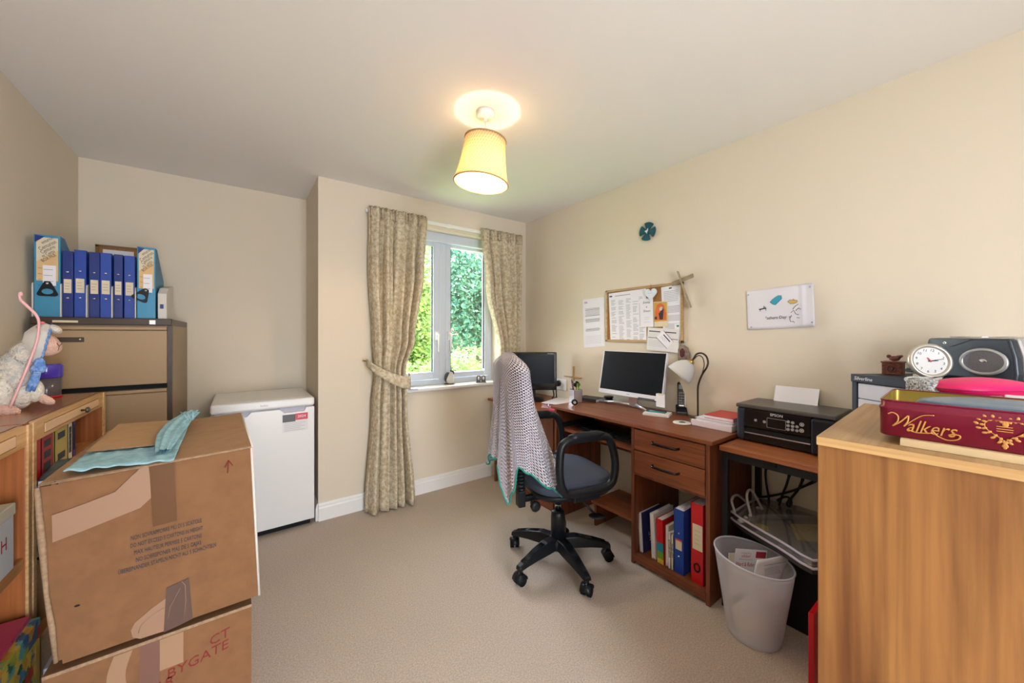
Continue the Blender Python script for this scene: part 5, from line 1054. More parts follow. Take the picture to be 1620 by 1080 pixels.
HMx = P(c_, (0, -1, 0), (0, 0, 1)); part('heart', MB().prism(hp, 0, .007, HMx), mat('heart_white', (.76, .80, .84), .5), ht, w=True, bevel=.002)
part('hanger', MB().ring_tube([HMx @ Vector((0, .028, .006)), HMx @ Vector((-.006, .05, .004)), HMx @ Vector((.0, .062, .002)), HMx @ Vector((.006, .05, .004)), HMx @ Vector((0, .028, .006))], .0012, 6), mat('wire_brown', (.25, .14, .06), .5), ht, w=True); q = MB(); lines(q, HMx @ Matrix.Translation((0, 0, .007)), -.02, .02, .005, .02, 2, .002, 5); part('writing', q, GREYINK, ht, w=True)
# palm cross stuck behind the board corner
pcx = thing('palm_cross', 'dried palm leaf cross stuck at the top right of the cork board', 'cross', tuple(wp_(1080, 440, .03)))
PALM = mat('palm_leaf', (.40, .31, .19), .8, noise=.2, nscale=60)
def strip(a, b_, wd, off0, off1): A, Bq = wp_(*a, off0), wp_(*b_, off1); return MB().ring_tube([A, (A+Bq)/2+Vector((-.004, 0, 0)), Bq], wd, 4, flat=.25, smooth=False)
part('upright', strip((1072, 429), (1093, 486.5), .014, .045, .028), PALM, pcx, w=True); part('cross_arm', strip((1063, 449.5), (1097, 435.5), .013, .022, .055), PALM, pcx, w=True)
wc = thing('wooden_cross', 'small pale wooden cross on the wall behind the pen pot', 'cross', tuple(wp_(908, 592)))
CRW = mat('cross_wood', (.50, .32, .15), .6); a = wp_(893, 594.5, .003); b_ = wp_(920, 593.5, .003); c_ = wp_(908, 579.5, .003); d_ = wp_(907.5, 615, .003)
part('arm', MB().box(XR-.010, XR, b_.y, a.y, a.z-.005, a.z+.005), CRW, wc, w=True, bevel=.001); part('upright', MB().box(XR-.014, XR, c_.y-.006, c_.y+.006, d_.z, c_.z), CRW, wc, w=True, bevel=.001)
ic = thing('icon_plaque', 'small arched dark red icon plaque hanging below the cork board corner', 'plaque', tuple(wp_(1078, 557, .01)))
pts = [wp_(a, b_, .02) for a, b_ in ((1072.5, 570), (1072.5, 553), (1076, 546.5), (1082, 545.5), (1088, 550), (1091, 560), (1090, 569))]; q = MB(); q.prism([(-p.y, p.z) for p in pts], 0, .010, P((XR-.012, 0, 0), (0, -1, 0), (0, 0, 1)))
part('plaque', q, mat('plaque_stone', (.30, .22, .16), .7, noise=.4, nscale=60), ic, w=True, bevel=.002); c_ = wp_(1080, 558, .023); part('painting', MB().prism(circ(-c_.y-.003, c_.z, .016, 20, .028), 0, .0022, P((XR-.022, 0, 0), (0, -1, 0), (0, 0, 1))), mat('icon_red', (.18, .02, .03), .5, noise=.8, nscale=70), ic, w=True); part('hanger', MB().cyl((XR, c_.y, c_.z+.01), (XR-.013, c_.y, c_.z+.01), .002), BRASS, ic, w=True)
# child's drawing
DRAWQ = ((1181, 460.5), (1288, 447.5), (1291, 516.5), (1183.5, 522))
pts = [wp_(a, b_, .003) for a, b_ in DRAWQ]; dw = thing('childs_drawing', "child's drawing with a Father's Day greeting taped to the wall", 'drawing', tuple(sum(pts, Vector())/4))
def dsurf(u, v, o=0):
    p = (pts[3]*(1-u)+pts[2]*u)*(1-v)+(pts[0]*(1-u)+pts[1]*u)*v; lift = .012*max(0, (u-.78)/.22)**2+.006*math.exp(-((u-.84)/.03)**2)+.003*math.sin(9*u)*math.sin(5*v)
    return Vector((XR-.005-lift-o, p.y, p.z))
part('sheet', MB().grid(lambda u, v: dsurf(u, v), 40, 12), mat('drawing_paper', (.74, .71, .74), .7), dw, w=True, solid=.0008)
def dpatch(name, poly, material, o=.001):
    P_ = [dsurf(u, v, o) for u, v in poly]; n = len(P_); part(name, MB().add(P_+[p-Vector((.0004, 0, 0)) for p in P_], [tuple(range(n)), tuple(range(2*n-1, n-1, -1))]), material, dw, w=True)
dpatch('blue_cloud', [(.37, .66), (.41, .72), (.45, .76), (.50, .80), (.545, .79), (.55, .72), (.51, .66), (.45, .58), (.41, .60)], mat('crayon_blue', (.04, .36, .50), .8)); dpatch('yellow_fish', [(.63, .63), (.66, .67), (.70, .66), (.71, .70), (.73, .66), (.765, .64), (.77, .60), (.72, .57), (.67, .57)], mat('crayon_yellow', (.62, .40, .10), .8))
q = MB()
def dl(*uv, r=.0012): q.ring_tube([dsurf(u, v, .0012) for u, v in uv], r, 5)
dl((.20, .50), (.31, .52), r=.003); dl((.22, .50), (.215, .45)); dl((.30, .51), (.305, .46)); dl((.27, .52), (.275, .58)); dl((.27, .52), (.30, .56))
for poly in ([(.37, .66), (.41, .72), (.45, .76), (.50, .80), (.545, .79), (.55, .72), (.51, .66), (.45, .58), (.41, .60), (.37, .66)], [(.63, .63), (.66, .67), (.70, .66), (.765, .64), (.77, .60), (.72, .57), (.67, .57), (.63, .63)]): dl(*poly, r=.0009)
dl((.68, .30), (.65, .22), (.66, .15), (.70, .15), (.715, .12)); dl((.67, .36), (.71, .42), (.74, .32), (.78, .30)); dl((.70, .44), (.73, .50), (.78, .55)); dl((.74, .40), (.78, .46), (.815, .42)); dl((.75, .24), (.79, .22)); dl((.64, .25), (.66, .28))
part('pen_lines', q, INK, dw, w=True)
text('handwriting', 'Happy Fathers Day', .0225, P(dsurf(.345, .27, .0015), (0, -1, .03), (0, 0, 1)), INK, dw, shear=.15, sx=.88)
for u, v in ((.03, .9), (.06, .07), (.96, .1), (.95, .92)): part('pin', MB().ell(dsurf(u, v, .002), (.003, .004, .004)), mat('pin_blue', (.35, .38, .55), .4), dw, w=True)
# teal wheel-cross ornament
wx = thing('wall_cross', 'round teal ceramic cross with a white dove on the right wall', 'ornament', (XR, 1.484, 1.978)); WM = P((XR, 1.484, 1.976), (0, -1, 0), (0, 0, 1)) @ Matrix.Rotation(-.25, 4, 'Z'); TEAL = mat('teal_glaze', (.008, .10, .14), .3, noise=.3, nscale=30)
for k in range(4):
    a = k*math.pi/2; poly = [(.012*math.cos(a-.7), .012*math.sin(a-.7))]+[(.062*math.cos(a-.60+i*.12), .062*math.sin(a-.60+i*.12)) for i in range(11)]+[(.012*math.cos(a+.7), .012*math.sin(a+.7))]
    part('petal', MB().prism(poly, .006, .018, WM), TEAL, wx, w=True, bevel=.003)
part('centre', MB().prism(circ(0, 0, .016, 20), 0, .018, WM), TEAL, wx, w=True); part('dove', MB().prism([(-.016, .004), (-.004, .006), (.004, .022), (.007, .006), (.003, -.006), (.006, -.016), (-.004, -.008), (-.014, -.004)], .018, .021, WM), PAPER, wx, w=True)
# ================================================================ office chair
CC = (1.44, 1.52, 0); CR = math.atan2(-.24, .966)
ch = thing('office_chair', 'black swivel office chair with looped arms and a grey seat pad', 'office chair', CC, CR)
hub = MB().lathe([(0, .085), (.05, .085), (.062, .10), (.060, .135), (.045, .15), (0, .15)], 28); part('hub', hub, BLACK, ch)
for k in range(5):
    a = math.radians(112+72*k)-CR; d = Vector((math.cos(a), math.sin(a), 0)); n = Vector((-d.y, d.x, 0)); st = [(.03, .036, .095, .150), (.10, .034, .092, .152), (.18, .029, .088, .135), (.25, .024, .080, .112), (.298, .021, .072, .094)]
    q = MB(); vs = []
    for r_, w_, z0, z1 in st: vs += [d*r_-n*w_+Vector((0, 0, z0)), d*r_+n*w_+Vector((0, 0, z0)), d*r_+n*w_*.75+Vector((0, 0, z1)), d*r_-n*w_*.75+Vector((0, 0, z1))]
    fs = [(3, 2, 1, 0), tuple(16+i for i in range(4))]
    for i in range(4): fs += [(4*i+j, 4*i+(j+1) % 4, 4*i+4+(j+1) % 4, 4*i+4+j) for j in range(4)]
    lg = part('base_leg', q.add(vs, fs), BLACK, ch, bevel=.006, seg=3)
    rb_ = MB()
    for o_ in (-.012, -.004, .004, .012):
        rb_.ring_tube([d*.12+n*o_+Vector((0, 0, .1495)), d*.2+n*o_+Vector((0, 0, .1305)), d*.27+n*o_+Vector((0, 0, .1075))], .0018, 5)
    part('grip_ridge', rb_, BLACKG, lg)
    c = d*.285; tr = n if k % 2 else (n*.6+d*.8).normalized(); cs_ = part('caster', MB().cyl(c+Vector((0, 0, .085)), c+Vector((0, 0, .05)), .011).ring_tube([c+tr*.005+Vector((0, 0, .055)), c-tr*.005+Vector((0, 0, .055))], .018, 12), BLACK, ch)
    for s in (-1, 1): part('wheel', MB().cyl(c+tr*s*.006+Vector((0, 0, .026)), c+tr*s*.025+Vector((0, 0, .026)), .026, n=24), RUBBER, cs_)
    ax_ = Vector((-tr.y, tr.x, 0)); hood = MB().grid(lambda u, v: c+tr*(-.027+.054*v)+ax_*(.0295*math.cos(math.pi*u))+Vector((0, 0, .027+.0295*math.sin(math.pi*u))), 16, 1); part('hood', hood, BLACK, cs_, solid=.003)
part('column', MB().lathe([(.040, .14), (.040, .26), (.037, .285), (.034, .29), (0, .29)], 28), BLACK, ch); part('gas_lift', MB().cyl((0, 0, .28), (0, 0, .42), .017), CHROME, ch); part('column_cover', MB().lathe([(.024, .33), (.026, .345), (.03, .41), (0, .41)], 24), BLACK, ch)
part('mechanism', MB().box(-.12, .10, -.06, .06, .40, .445), BLACK, ch, bevel=.01, seg=3)
def pad(u, v, zt, zb, hx, hy, ex=4):
    a = 2*math.pi*u; ca, sa = math.cos(a), math.sin(a); r_ = (abs(ca)**ex+abs(sa)**ex)**(-1/ex); x, y = hx*r_*ca, hy*r_*sa
    return x, y
def cushion(hx, hy, z0, z1, cx=0):
    def f(u, v):
        x, y = pad(u, v, z1, z0, hx, hy)
        prof = [(.0, z0), (.95, z0), (1.0, z0+(z1-z0)*.35), (1.0, z0+(z1-z0)*.6), (.95, z0+(z1-z0)*.88), (.8, z1), (.4, z1+.006), (0, z1+.008)]; t = v*(len(prof)-1); i = min(int(t), len(prof)-2); k = t-i
        s = prof[i][0]*(1-k)+prof[i+1][0]*k; z = prof[i][1]*(1-k)+prof[i+1][1]*k; return Vector((cx+x*s, y*s, z+.012*max(0, s-.6)*(-x/hx)))
    return MB().grid(f, 48, 21, True)
part('seat', cushion(.235, .235, .468, .535, .02), PAD, ch); part('seat_shell', cushion(.225, .225, .435, .475, .02), BLACK, ch)
def loop(Y, s):
    pts = [(.175, Y, .55), (.182, Y, .62), (.165, Y, .70), (.135, Y, .752), (.08, Y, .762), (-.06, Y, .762), (-.115, Y, .750), (-.138, Y, .71), (-.142, Y, .60), (-.120, Y, .52), (-.07, Y, .498), (.10, Y, .498), (.155, Y, .515)]
    a = part('armrest', MB().ring_tube(smoothpath(pts, 5, True), .020, 12, True, flat=1.0), BLACK, ch)
    part('arm_pad', MB().ring_tube([(-.09, Y, .770), (-.05, Y, .774), (.07, Y, .774), (.11, Y, .768)], [.016, .022, .022, .016], 12, flat=.9), BLACK, a)
    part('arm_bracket', MB().box(-.06, .09, min(Y, Y-s*.10), max(Y, Y-s*.10), .448, .485), BLACK, a, bevel=.006)
loop(-.268, -1); loop(.268, 1)
def backp(u, v):
    # rounded slab, leaning back
    t = -1+2*v; hy = .150*(1-.10*max(0, t)**2)*math.sqrt(max(.0, 1-abs(t)**6)); a = 2*math.pi*u; z = .88+.27*t; xc = -.255-.045*(z-.62)/.53
    ca, sa = math.cos(a), math.sin(a); r_ = (abs(ca)**3+abs(sa)**3)**(-1/3); return Vector((xc+.035*r_*ca*min(1, hy*9+.1), hy*r_*sa, z))
part('backrest', MB().grid(backp, 36, 22, True), PAD, ch); part('backrest_shell', MB().grid(lambda u, v: backp(.25+.5*u, .02+.96*v)+Vector((-.012, 0, 0)), 20, 20), BLACK, ch, solid=.008)
bel = MB()
for k in range(8): bel.lathe([(.016, 0), (.025, .006), (.025, .010), (.016, .016)], 18, Matrix.Translation((-.255, -.06, .45+.018*k)), close_ends=False)
part('bellows', bel, BLACK, ch); part('back_bar', MB().box(-.275, -.235, -.085, -.035, .385, .47).box(-.27, -.10, -.075, -.045, .405, .435), BLACK, ch, bevel=.006)
part('tilt_knob', MB().lathe([(.010, 0), (.010, .03), (.026, .035), (.028, .055), (.02, .062), (0, .062)], 8, P((-.20, -.075, .40), (1, 0, 0), (0, 0, 1))), BLACK, ch, bevel=.002)
part('lever', MB().ring_tube([(.02, -.05, .42), (.07, -.15, .39), (.10, -.2, .345)], [.007, .007, .006], 8), BLACK, ch); part('lever_paddle', MB().ell((.11, -.215, .335), (.045, .03, .010), Matrix.Rotation(-.5, 4, 'Z')), BLACK, ch)
# ================================================================ knitted blanket over the chair back
bk = thing('knitted_blanket', 'lilac white knitted blanket with green edging draped over the chair back', 'blanket', CC, CR)
def knit_holes(name):
    m, nt, b = _new(name); N = nt.nodes; L = nt.links; out = N['Material Output']; uv = N.new('ShaderNodeUVMap'); sx = N.new('ShaderNodeSeparateXYZ'); L.new(uv.outputs[0], sx.inputs[0])
    def mth(op, a, b_=None):
        n = N.new('ShaderNodeMath'); n.operation = op
        for i, q in enumerate((a, b_)):
            if q is None: continue
            if isinstance(q, (int, float)): n.inputs[i].default_value = q
            else: L.new(q, n.inputs[i])
        return n.outputs[0]
    su = mth('SINE', mth('MULTIPLY', sx.outputs[0], 2*math.pi*62)); sv = mth('SINE', mth('MULTIPLY', sx.outputs[1], 2*math.pi*42)); pr_ = mth('MULTIPLY', su, sv)
    th = mth('ADD', .32, mth('MULTIPLY', mth('POWER', sx.outputs[1], 3.0), .22)); hole = mth('GREATER_THAN', pr_, th)
    b.inputs['Base Color'].default_value = (.72, .66, .73, 1); b.inputs['Roughness'].default_value = .95; bp = N.new('ShaderNodeBump'); bp.invert = True; bp.inputs['Strength'].default_value = .9; bp.inputs['Distance'].default_value = .006; L.new(pr_, bp.inputs['Height']); L.new(bp.outputs[0], b.inputs['Normal'])
    t = N.new('ShaderNodeBsdfTransparent'); mx = N.new('ShaderNodeMixShader'); L.new(hole, mx.inputs[0]); L.new(b.outputs[0], mx.inputs[1]); L.new(t.outputs[0], mx.inputs[2]); L.new(mx.outputs[0], out.inputs[0]); return m
KH = knit_holes('knit_lilac')
HEM = [(-180, .115, .62), (-163, .120, .60), (-150, .140, .50), (-136, .155, .425), (-120, .172, .51), (-110, .182, .63), (-95, .208, .60), (-75, .240, .535), (-47, .272, .445), (-28, .21, .50), (0, .12, .60), (45, .20, .60), (90, .225, .55), (135, .18, .56), (165, .13, .64), (180, .115, .62)]
def hem(deg):
    d = (deg+180) % 360-180
    for i in range(len(HEM)-1):
        if HEM[i][0] <= d <= HEM[i+1][0]:
            a, b_ = HEM[i], HEM[i+1]; k = (d-a[0])/(b_[0]-a[0]); k = k*k*(3-2*k); return a[1]+(b_[1]-a[1])*k, a[2]+(b_[2]-a[2])*k
    return HEM[0][1:]
ZT = 1.185
def blan(u, v):
    deg = -180+360*u; a = math.radians(deg); ca, sa = math.cos(a), math.sin(a); ex = 2.4; r0 = (abs(ca/.056)**ex+abs(sa/.210)**ex)**(-1/ex)
    rh, zh = hem(deg); v0 = .16
    if v < v0:
        t = v/v0*math.pi/2; r_ = r0*math.sin(t); z = ZT-.055*(1-math.cos(t))-.04*(abs(sa)**1.5)*math.sin(t); f = 0
    else:
        f = (v-v0)/(1-v0); z1 = ZT-.055-.04*abs(sa)**1.5; r_ = r0+(rh-r0)*f**1.15; z = z1+(zh-z1)*f
    rip = (.012*math.sin(9*a+1.0)+.006*math.sin(17*a))*f**1.3; r_ += rip
    xc = -.300+.045*(ZT-z)/.55; return Vector((xc+r_*ca, r_*sa, z))
part('knit', MB().grid(blan, 180, 90, True, uv=lambda u, v: (u, v)), KH, bk, solid=0)
part('edging', MB().ring_tube([blan(k/180, 1.0) for k in range(180)], .0042, 6, True), mat('edging_green', (.01, .26, .20), .8), bk)

# ================================================================ oak cabinet in the near right corner
OKR = math.radians(3); OZ = 1.057
ok = thing('oak_cabinet', 'plain oak veneer cabinet in the near right corner holding the red tin', 'cabinet', (1.0, .254, 0), OKR)
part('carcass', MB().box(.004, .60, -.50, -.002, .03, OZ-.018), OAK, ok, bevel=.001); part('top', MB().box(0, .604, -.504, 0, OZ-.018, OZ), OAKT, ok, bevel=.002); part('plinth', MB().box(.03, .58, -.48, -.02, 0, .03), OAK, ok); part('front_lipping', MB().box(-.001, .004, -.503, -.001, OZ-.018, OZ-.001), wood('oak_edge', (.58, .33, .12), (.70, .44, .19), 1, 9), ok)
OM = Matrix.Translation((1.0, .254, 0)) @ Matrix.Rotation(OKR, 4, 'Z')
def inok(v): q = OM.inverted() @ Vector(v); return q
slab = thing('cream_block', 'flat cream slab under the red tin on the oak cabinet', 'slab', (1.045, .134, OZ), OKR); part('slab', MB().box(0, .20, -.30, 0, 0, .0145), mat('cream_wood', (.66, .46, .24), .5), slab, bevel=.001); part('front_edge', MB().box(-.001, .001, -.30, 0, .001, .013), mat('cream_edge', (.72, .54, .31), .5), slab)
TZ0 = OZ+.015
tin = thing('biscuit_tin', 'open crimson biscuit tin with gold lettering on the oak cabinet', 'tin', (1.054, .165, TZ0), OKR)
CRIM = mat('crimson_tin', (.19, .002, .026), .28, .2, coat=.2); GOLD = mat('gold_print', (.58, .27, .07), .4, .3); GOLDI = mat('gold_inside', (.30, .22, .04), .35, .7)
def tin_ring(ins, z): return [Vector((x, y, z)) for x, y in rrect(ins, .228-ins, -.30+ins, -ins, .014-ins*.5, 5)]
def tin_shell(levels):
    n = len(tin_ring(0, 0)); q = MB(); vs = []; fs = []
    for ins, z in levels: vs += tin_ring(ins, z)
    for j in range(len(levels)-1): fs += [(j*n+i, j*n+(i+1) % n, (j+1)*n+(i+1) % n, (j+1)*n+i) for i in range(n)]
    return q.add(vs, fs, True), n
q, n = tin_shell([(.002, 0), (0, .002), (0, .052), (-.0015, .054), (-.0015, .058), (.001, .060), (.001, .070), (.002, .0705)]); q.f.append(tuple(range(n-1, -1, -1))); q.sm.append(False); part('body', q, CRIM, tin)
q, n = tin_shell([(.002, .0705), (.0025, .068), (.0025, .002)]); q.f.append(tuple(2*n+i for i in range(n))); q.sm.append(False); part('lining', q, GOLDI, tin); part('rolled_rim', MB().ring_tube(tin_ring(.0012, .0705), .0016, 6, True), CRIM, tin)
TF = P((-.0005, 0, 0), (0, -1, 0), (0, 0, 1))   # front face, local x runs to the right along the tin
def tpx(px, py): w_ = ray(px, py); M = (Matrix.Translation((1.054, .165, TZ0)) @ Matrix.Rotation(OKR, 4, 'Z')).inverted(); o = M @ Vector((0, 0, CAM_H)); d = (M.to_3x3() @ w_); t = -o.x/d.x; p = o+d*t; return (-p.y, p.z)
tx0 = tpx(1428, 676); tx1 = tpx(1512, 681)
o = text('lettering', 'alkers', .034, TF @ Matrix.Translation(((tx0[0]+tx1[0])/2+.002, (tx0[1]+tx1[1])/2+.001, .0008)), GOLD, tin, w=False, shear=.35, sx=.78)
def tl(pts, r): return MB().ring_tube([TF @ Vector((a, b_, .0006)) for a, b_ in [(p.x, p.y) for p in smoothpath([Vector((*tpx(*p), 0)) for p in pts], 6)]], r, 6, flat=1)
part('initial_letter', tl([(1405, 654), (1412, 652), (1420, 657), (1420, 666), (1412, 673)], .0012), GOLD, tin); q = tl([(1412, 673), (1424, 667), (1434, 659), (1437, 657)], .0013); p2 = tl([(1437, 657), (1436, 666), (1430, 674)], .0014); q.add(p2.v, p2.f, True); p2 = tl([(1430, 674), (1445, 664), (1460, 657), (1478, 657)], .0010); q.add(p2.v, p2.f, True); part('initial_letter', q, GOLD, tin)
q = tl([(1437, 679), (1450, 684), (1475, 685)], .0010); p2 = tl([(1475, 681), (1484, 690), (1500, 696), (1515, 695), (1519, 690), (1510, 687), (1500, 688)], .0012); q.add(p2.v, p2.f, True); part('flourish', q, GOLD, tin)
wr = MB(); cx_, cy_ = tpx(1590, 680)
for k in range(26):
    a = 2*math.pi*(k+.5)/26; hx_, hy_ = math.sin(a)**3, (.8125*math.cos(a)-.3125*math.cos(2*a)-.125*math.cos(3*a)-.0625*math.cos(4*a)); 
    for s in (.85, 1.1):
        c = TF @ Vector((cx_+.026*s*hx_*1.1, cy_+.026*s*hy_, .0003)); wr.ell(c, (.0006, .0022, .0034), Matrix.Rotation(a*1.3+s*2, 4, 'X'), 8, 6)
part('wreath', wr, GOLD, tin)
q = MB().ring_tube([TF @ Vector((cx_+.021*math.sin(a)**3*1.05, cy_+.021*(.8125*math.cos(a)-.3125*math.cos(2*a)-.125*math.cos(3*a)-.0625*math.cos(4*a)), .0004)) for a in [2*math.pi*k/40 for k in range(40)]], .0006, 5, True); part('heart_outline', q, GOLD, tin)
q = MB(); lines(q, TF @ Matrix.Translation((cx_, cy_, .0004)), -.009, .009, -.003, .005, 3, .0014, 4, .0003, .15); part('small_print', q, GOLD, tin)
tc_ = thing('glasses_case', 'blue grey rounded case lying inside the red tin', 'case', tuple((Matrix.Translation((1.054, .165, TZ0)) @ Matrix.Rotation(OKR, 4, 'Z')) @ Vector((.105, -.168, .003))), OKR)
part('lower_shell', cushion(.080, .125, 0, .035), mat('case_blue', (.07, .13, .20), .35), tc_); part('upper_shell', cushion(.080, .125, .035, .068), mat('case_blue_top', (.09, .16, .24), .3), tc_)
tg = thing('gold_strap', 'folded gold strip lying in the left end of the red tin', 'strip', tuple((Matrix.Translation((1.054, .165, TZ0)) @ Matrix.Rotation(OKR, 4, 'Z')) @ Vector((.12, -.03, .003))), OKR); part('strip', MB().box(-.06, .06, -.012, .012, 0, .035), GOLDI, tg, bevel=.003); part('band', MB().box(-.061, .061, -.003, .003, .034, .038), BLACKM, tg)
# pile behind the tin
bxp = thing('wooden_tray', 'tan wooden box behind the red tin under the pink cushion', 'box', (1.33, .165, OZ), OKR); part('body', MB().box(0, .25, -.40, 0, 0, .058), mat('tan_wood', (.55, .36, .17), .5), bxp, bevel=.002); part('lid_line', MB().box(-.0008, .25, -.40, .0008, .040, .042), BROWN, bxp)
cu = thing('pink_cushion', 'bright pink padded pouch behind the red tin', 'pouch', tuple(Vector((*ond(1552, 612, .93).xy, OZ+.0585))), OKR+math.atan2(-(.109+.009), (1.58-1.42)))
PINKC = mat('hot_pink', (.75, .005, .14), .45)
part('pouch', MB().grid(lambda u, v: (lambda x, y, t: Vector((x*math.sin(t), y*math.sin(t), .026-.026*math.cos(t))))(.105*(abs(math.cos(2*math.pi*u))**3+abs(math.sin(2*math.pi*u))**3)**(-1/3)*math.cos(2*math.pi*u), .06*(abs(math.cos(2*math.pi*u))**3+abs(math.sin(2*math.pi*u))**3)**(-1/3)*math.sin(2*math.pi*u), math.pi*v), 40, 16, True), PINKC, cu); part('seam', MB().ring_tube([Vector((.106*(abs(math.cos(a))**3+abs(math.sin(a))**3)**(-1/3)*math.cos(a), .061*(abs(math.cos(a))**3+abs(math.sin(a))**3)**(-1/3)*math.sin(a), .026)) for a in [2*math.pi*k/40 for k in range(40)]], .0016, 6, True), mat('hot_pink_dark', (.5, .003, .08), .5), cu)
p0 = ond(1466, 612, .97); lc = thing('lace_pouch', 'black and white speckled cloth pouch behind the red tin', 'pouch', (p0.x, p0.y, OZ+.0585), -.6)
SPK = mat('speckled_cloth', (.72, .72, .70), .8, noise=1, nscale=210, col2=(.05, .05, .06)); part('cloth', cushion(.030, .034, 0, .038), SPK, lc); part('hem', MB().box(-.031, .031, -.035, .035, 0, .012), mat('speckled_hem', (.55, .50, .50), .8, noise=1, nscale=160, col2=(.10, .07, .08)), lc, bevel=.004)
p0 = ond(1505, 620, .90); cl_ = thing('brown_clip', 'small dark red clip lying between the pouch and the tin', 'clip', (p0.x, p0.y, OZ+.0585), -.7); part('jaw', MB().box(-.022, .022, -.008, .008, 0, .012), mat('clip_red', (.10, .015, .02), .35), cl_, bevel=.003); part('spring', MB().cyl((0, -.010, .009), (0, .010, .009), .004), CHROME, cl_)
p0 = ond(1562, 634, .86); tn = thing('tissue', 'crumpled pale pink tissue in front of the pink pouch', 'tissue', (p0.x, p0.y, OZ+.0585), -.6); part('tissue', MB().grid(lambda u, v: Vector((-.07+.14*u, -.012+.03*v, .004+.012*math.sin(math.pi*u)*(1-v)+.003*math.sin(23*u+7*v))), 36, 8), fabric_translucent('tissue_pink', (.78, .60, .58), .3), tn, solid=.0015); part('fold', MB().ring_tube([(-.06, -.005, .008), (0, -.008, .016), (.06, -.005, .009)], .003, 6), fabric_translucent('tissue_pink', 0), tn)
p0 = ond(1612, 634, .80); wbx = thing('white_box', 'small white box at the right edge behind the red tin', 'box', (p0.x, p0.y, OZ+.0585), OKR); part('body', MB().box(-.02, .04, -.06, .016, 0, .016), PAPER, wbx, bevel=.002); part('lid', MB().box(-.021, .041, -.061, .017, .016, .024), PAPER, wbx, bevel=.002)
# ================================================================ multi drawer cabinet with radio and clock
SLM = (1.95, .382, 0); SLR = math.atan2(-.844, -.536); SLZ = 1.12
sl = thing('multidrawer_cabinet', 'grey steel multidrawer cabinet standing by the right wall behind the oak cabinet', 'drawer cabinet', SLM, SLR)
STG = mat('steel_grey', (.028, .035, .052), .45, spec=.3); DRG = mat('drawer_grey', (.60, .60, .66), .45)
part('carcass', MB().box(0, .42, .012, .33, .0, SLZ-.03).box(0, .018, 0, .02, 0, SLZ-.03).box(.402, .42, 0, .02, 0, SLZ-.03), STG, sl); part('top', MB().box(-.002, .422, -.004, .334, SLZ-.03, SLZ), STG, sl, bevel=.002)
text('badge', 'Silverline', .019, P((.046, -.0046, SLZ-.015), (1, 0, 0), (0, 0, 1)), PAPER, sl, w=False, shear=.2)
for k in range(18):
    z1 = SLZ-.034-k*.0595
    if z1 < .07: break
    d = part('drawer', MB().box(.022, .398, .002, .012, z1-.0565, z1), DRG, sl, bevel=.001); part('label_handle', MB().box(.17, .25, -.006, .002, z1-.042, z1-.018), CHROME, d, bevel=.002); part('drawer_card', MB().box(.19, .24, -.007, -.005, z1-.038, z1-.024), PAPER, d)
SL = Matrix.Translation(SLM) @ Matrix.Rotation(SLR, 4, 'Z')
def onsl(px, py): q = onz(px, py, SLZ); return (q.x, q.y, SLZ)
ob = thing('carved_box', 'small carved reddish wooden box with a bird on its lid', 'trinket box', onsl(1413, 592), SLR+.5); RB = mat('carved_red', (.22, .055, .03), .5, noise=.5, nscale=120, bump=.6, bscale=200)
part('box', MB().box(-.028, .028, -.022, .028, 0, .045), RB, ob, bevel=.002); part('lid', MB().box(-.031, .031, -.025, .031, .045, .051), RB, ob, bevel=.002); part('bird', MB().ell((0.004, 0, .062), (.016, .010, .010)).ell((-.012, 0, .07), (.007, .007, .007)).ring_tube([(.012, 0, .066), (.026, 0, .074)], [.008, .004], 8), RB, ob); part('carving', MB().ring_tube([(.012*math.cos(k*.5236), -.0225, .023+.014*math.sin(k*.5236)) for k in range(12)], .002, 5, True).ring_tube([(.0, -.0225, .012), (.005, -.023, .025), (-.004, -.0225, .034)], .002, 5), mat('carved_dark', (.08, .02, .012), .6), ob)
cp_ = onz(1470, 599, SLZ); ck_ = thing('alarm_clock', 'tilted round silver rimmed alarm clock in front of the radio', 'clock', (cp_.x, cp_.y, SLZ), 0)
cc = Vector((cp_.x, cp_.y, SLZ+.062)); view = Vector((0, 0, CAM_H))-cc; Nn = Vector((view.x, view.y, .35)).normalized(); Nn = (Matrix.Rotation(.55, 3, 'Z') @ Nn).normalized(); U = Vector((0, 0, 1)).cross(Nn).normalized(); KM = Matrix((U, Nn.cross(U), Nn)).transposed().to_4x4(); KM.translation = cc; KM = KM @ Matrix.Rotation(-.25, 4, 'Z')
part('case', MB().lathe([(0, -.03), (.035, -.03), (.052, -.018), (.060, -.004), (.061, .006), (.056, .012), (.049, .010), (.047, .004)], 40, KM, close_ends=False), mat('clock_silver', (.58, .54, .46), .3, .6), ck_, w=True)
fc_ = part('dial', MB().prism(circ(0, 0, .048, 36), .002, .004, KM), mat('dial_white', (.78, .76, .74), .5), ck_, w=True)
for k in range(12):
    a = math.pi/2-2*math.pi*(k+1)/12; text('numeral', str(k+1), .0125, KM @ Matrix.Translation((.038*math.cos(a), .038*math.sin(a), .0045)), INK, fc_)
part('minute_hand', MB().prism([(-.006, -.0014), (.036, -.0006), (.036, .0006), (-.006, .0014)], .0055, .0063, KM @ Matrix.Rotation(.45, 4, 'Z')), INK, fc_, w=True); part('hour_hand', MB().prism([(-.004, -.0018), (.022, -.001), (.022, .001), (-.004, .0018)], .0048, .0054, KM @ Matrix.Rotation(.30, 4, 'Z')), INK, fc_, w=True); part('alarm_hand', MB().prism([(-.004, -.002), (.014, -.0012), (.014, .0012), (-.004, .002)], .0066, .0072, KM @ Matrix.Rotation(2.4, 4, 'Z')), mat('hand_red', (.65, .05, .08), .5), fc_, w=True)
part('stand', MB().box(-.02, .02, -.062, -.05, -.03, .0, KM), mat('clock_silver', 0), ck_, w=True)
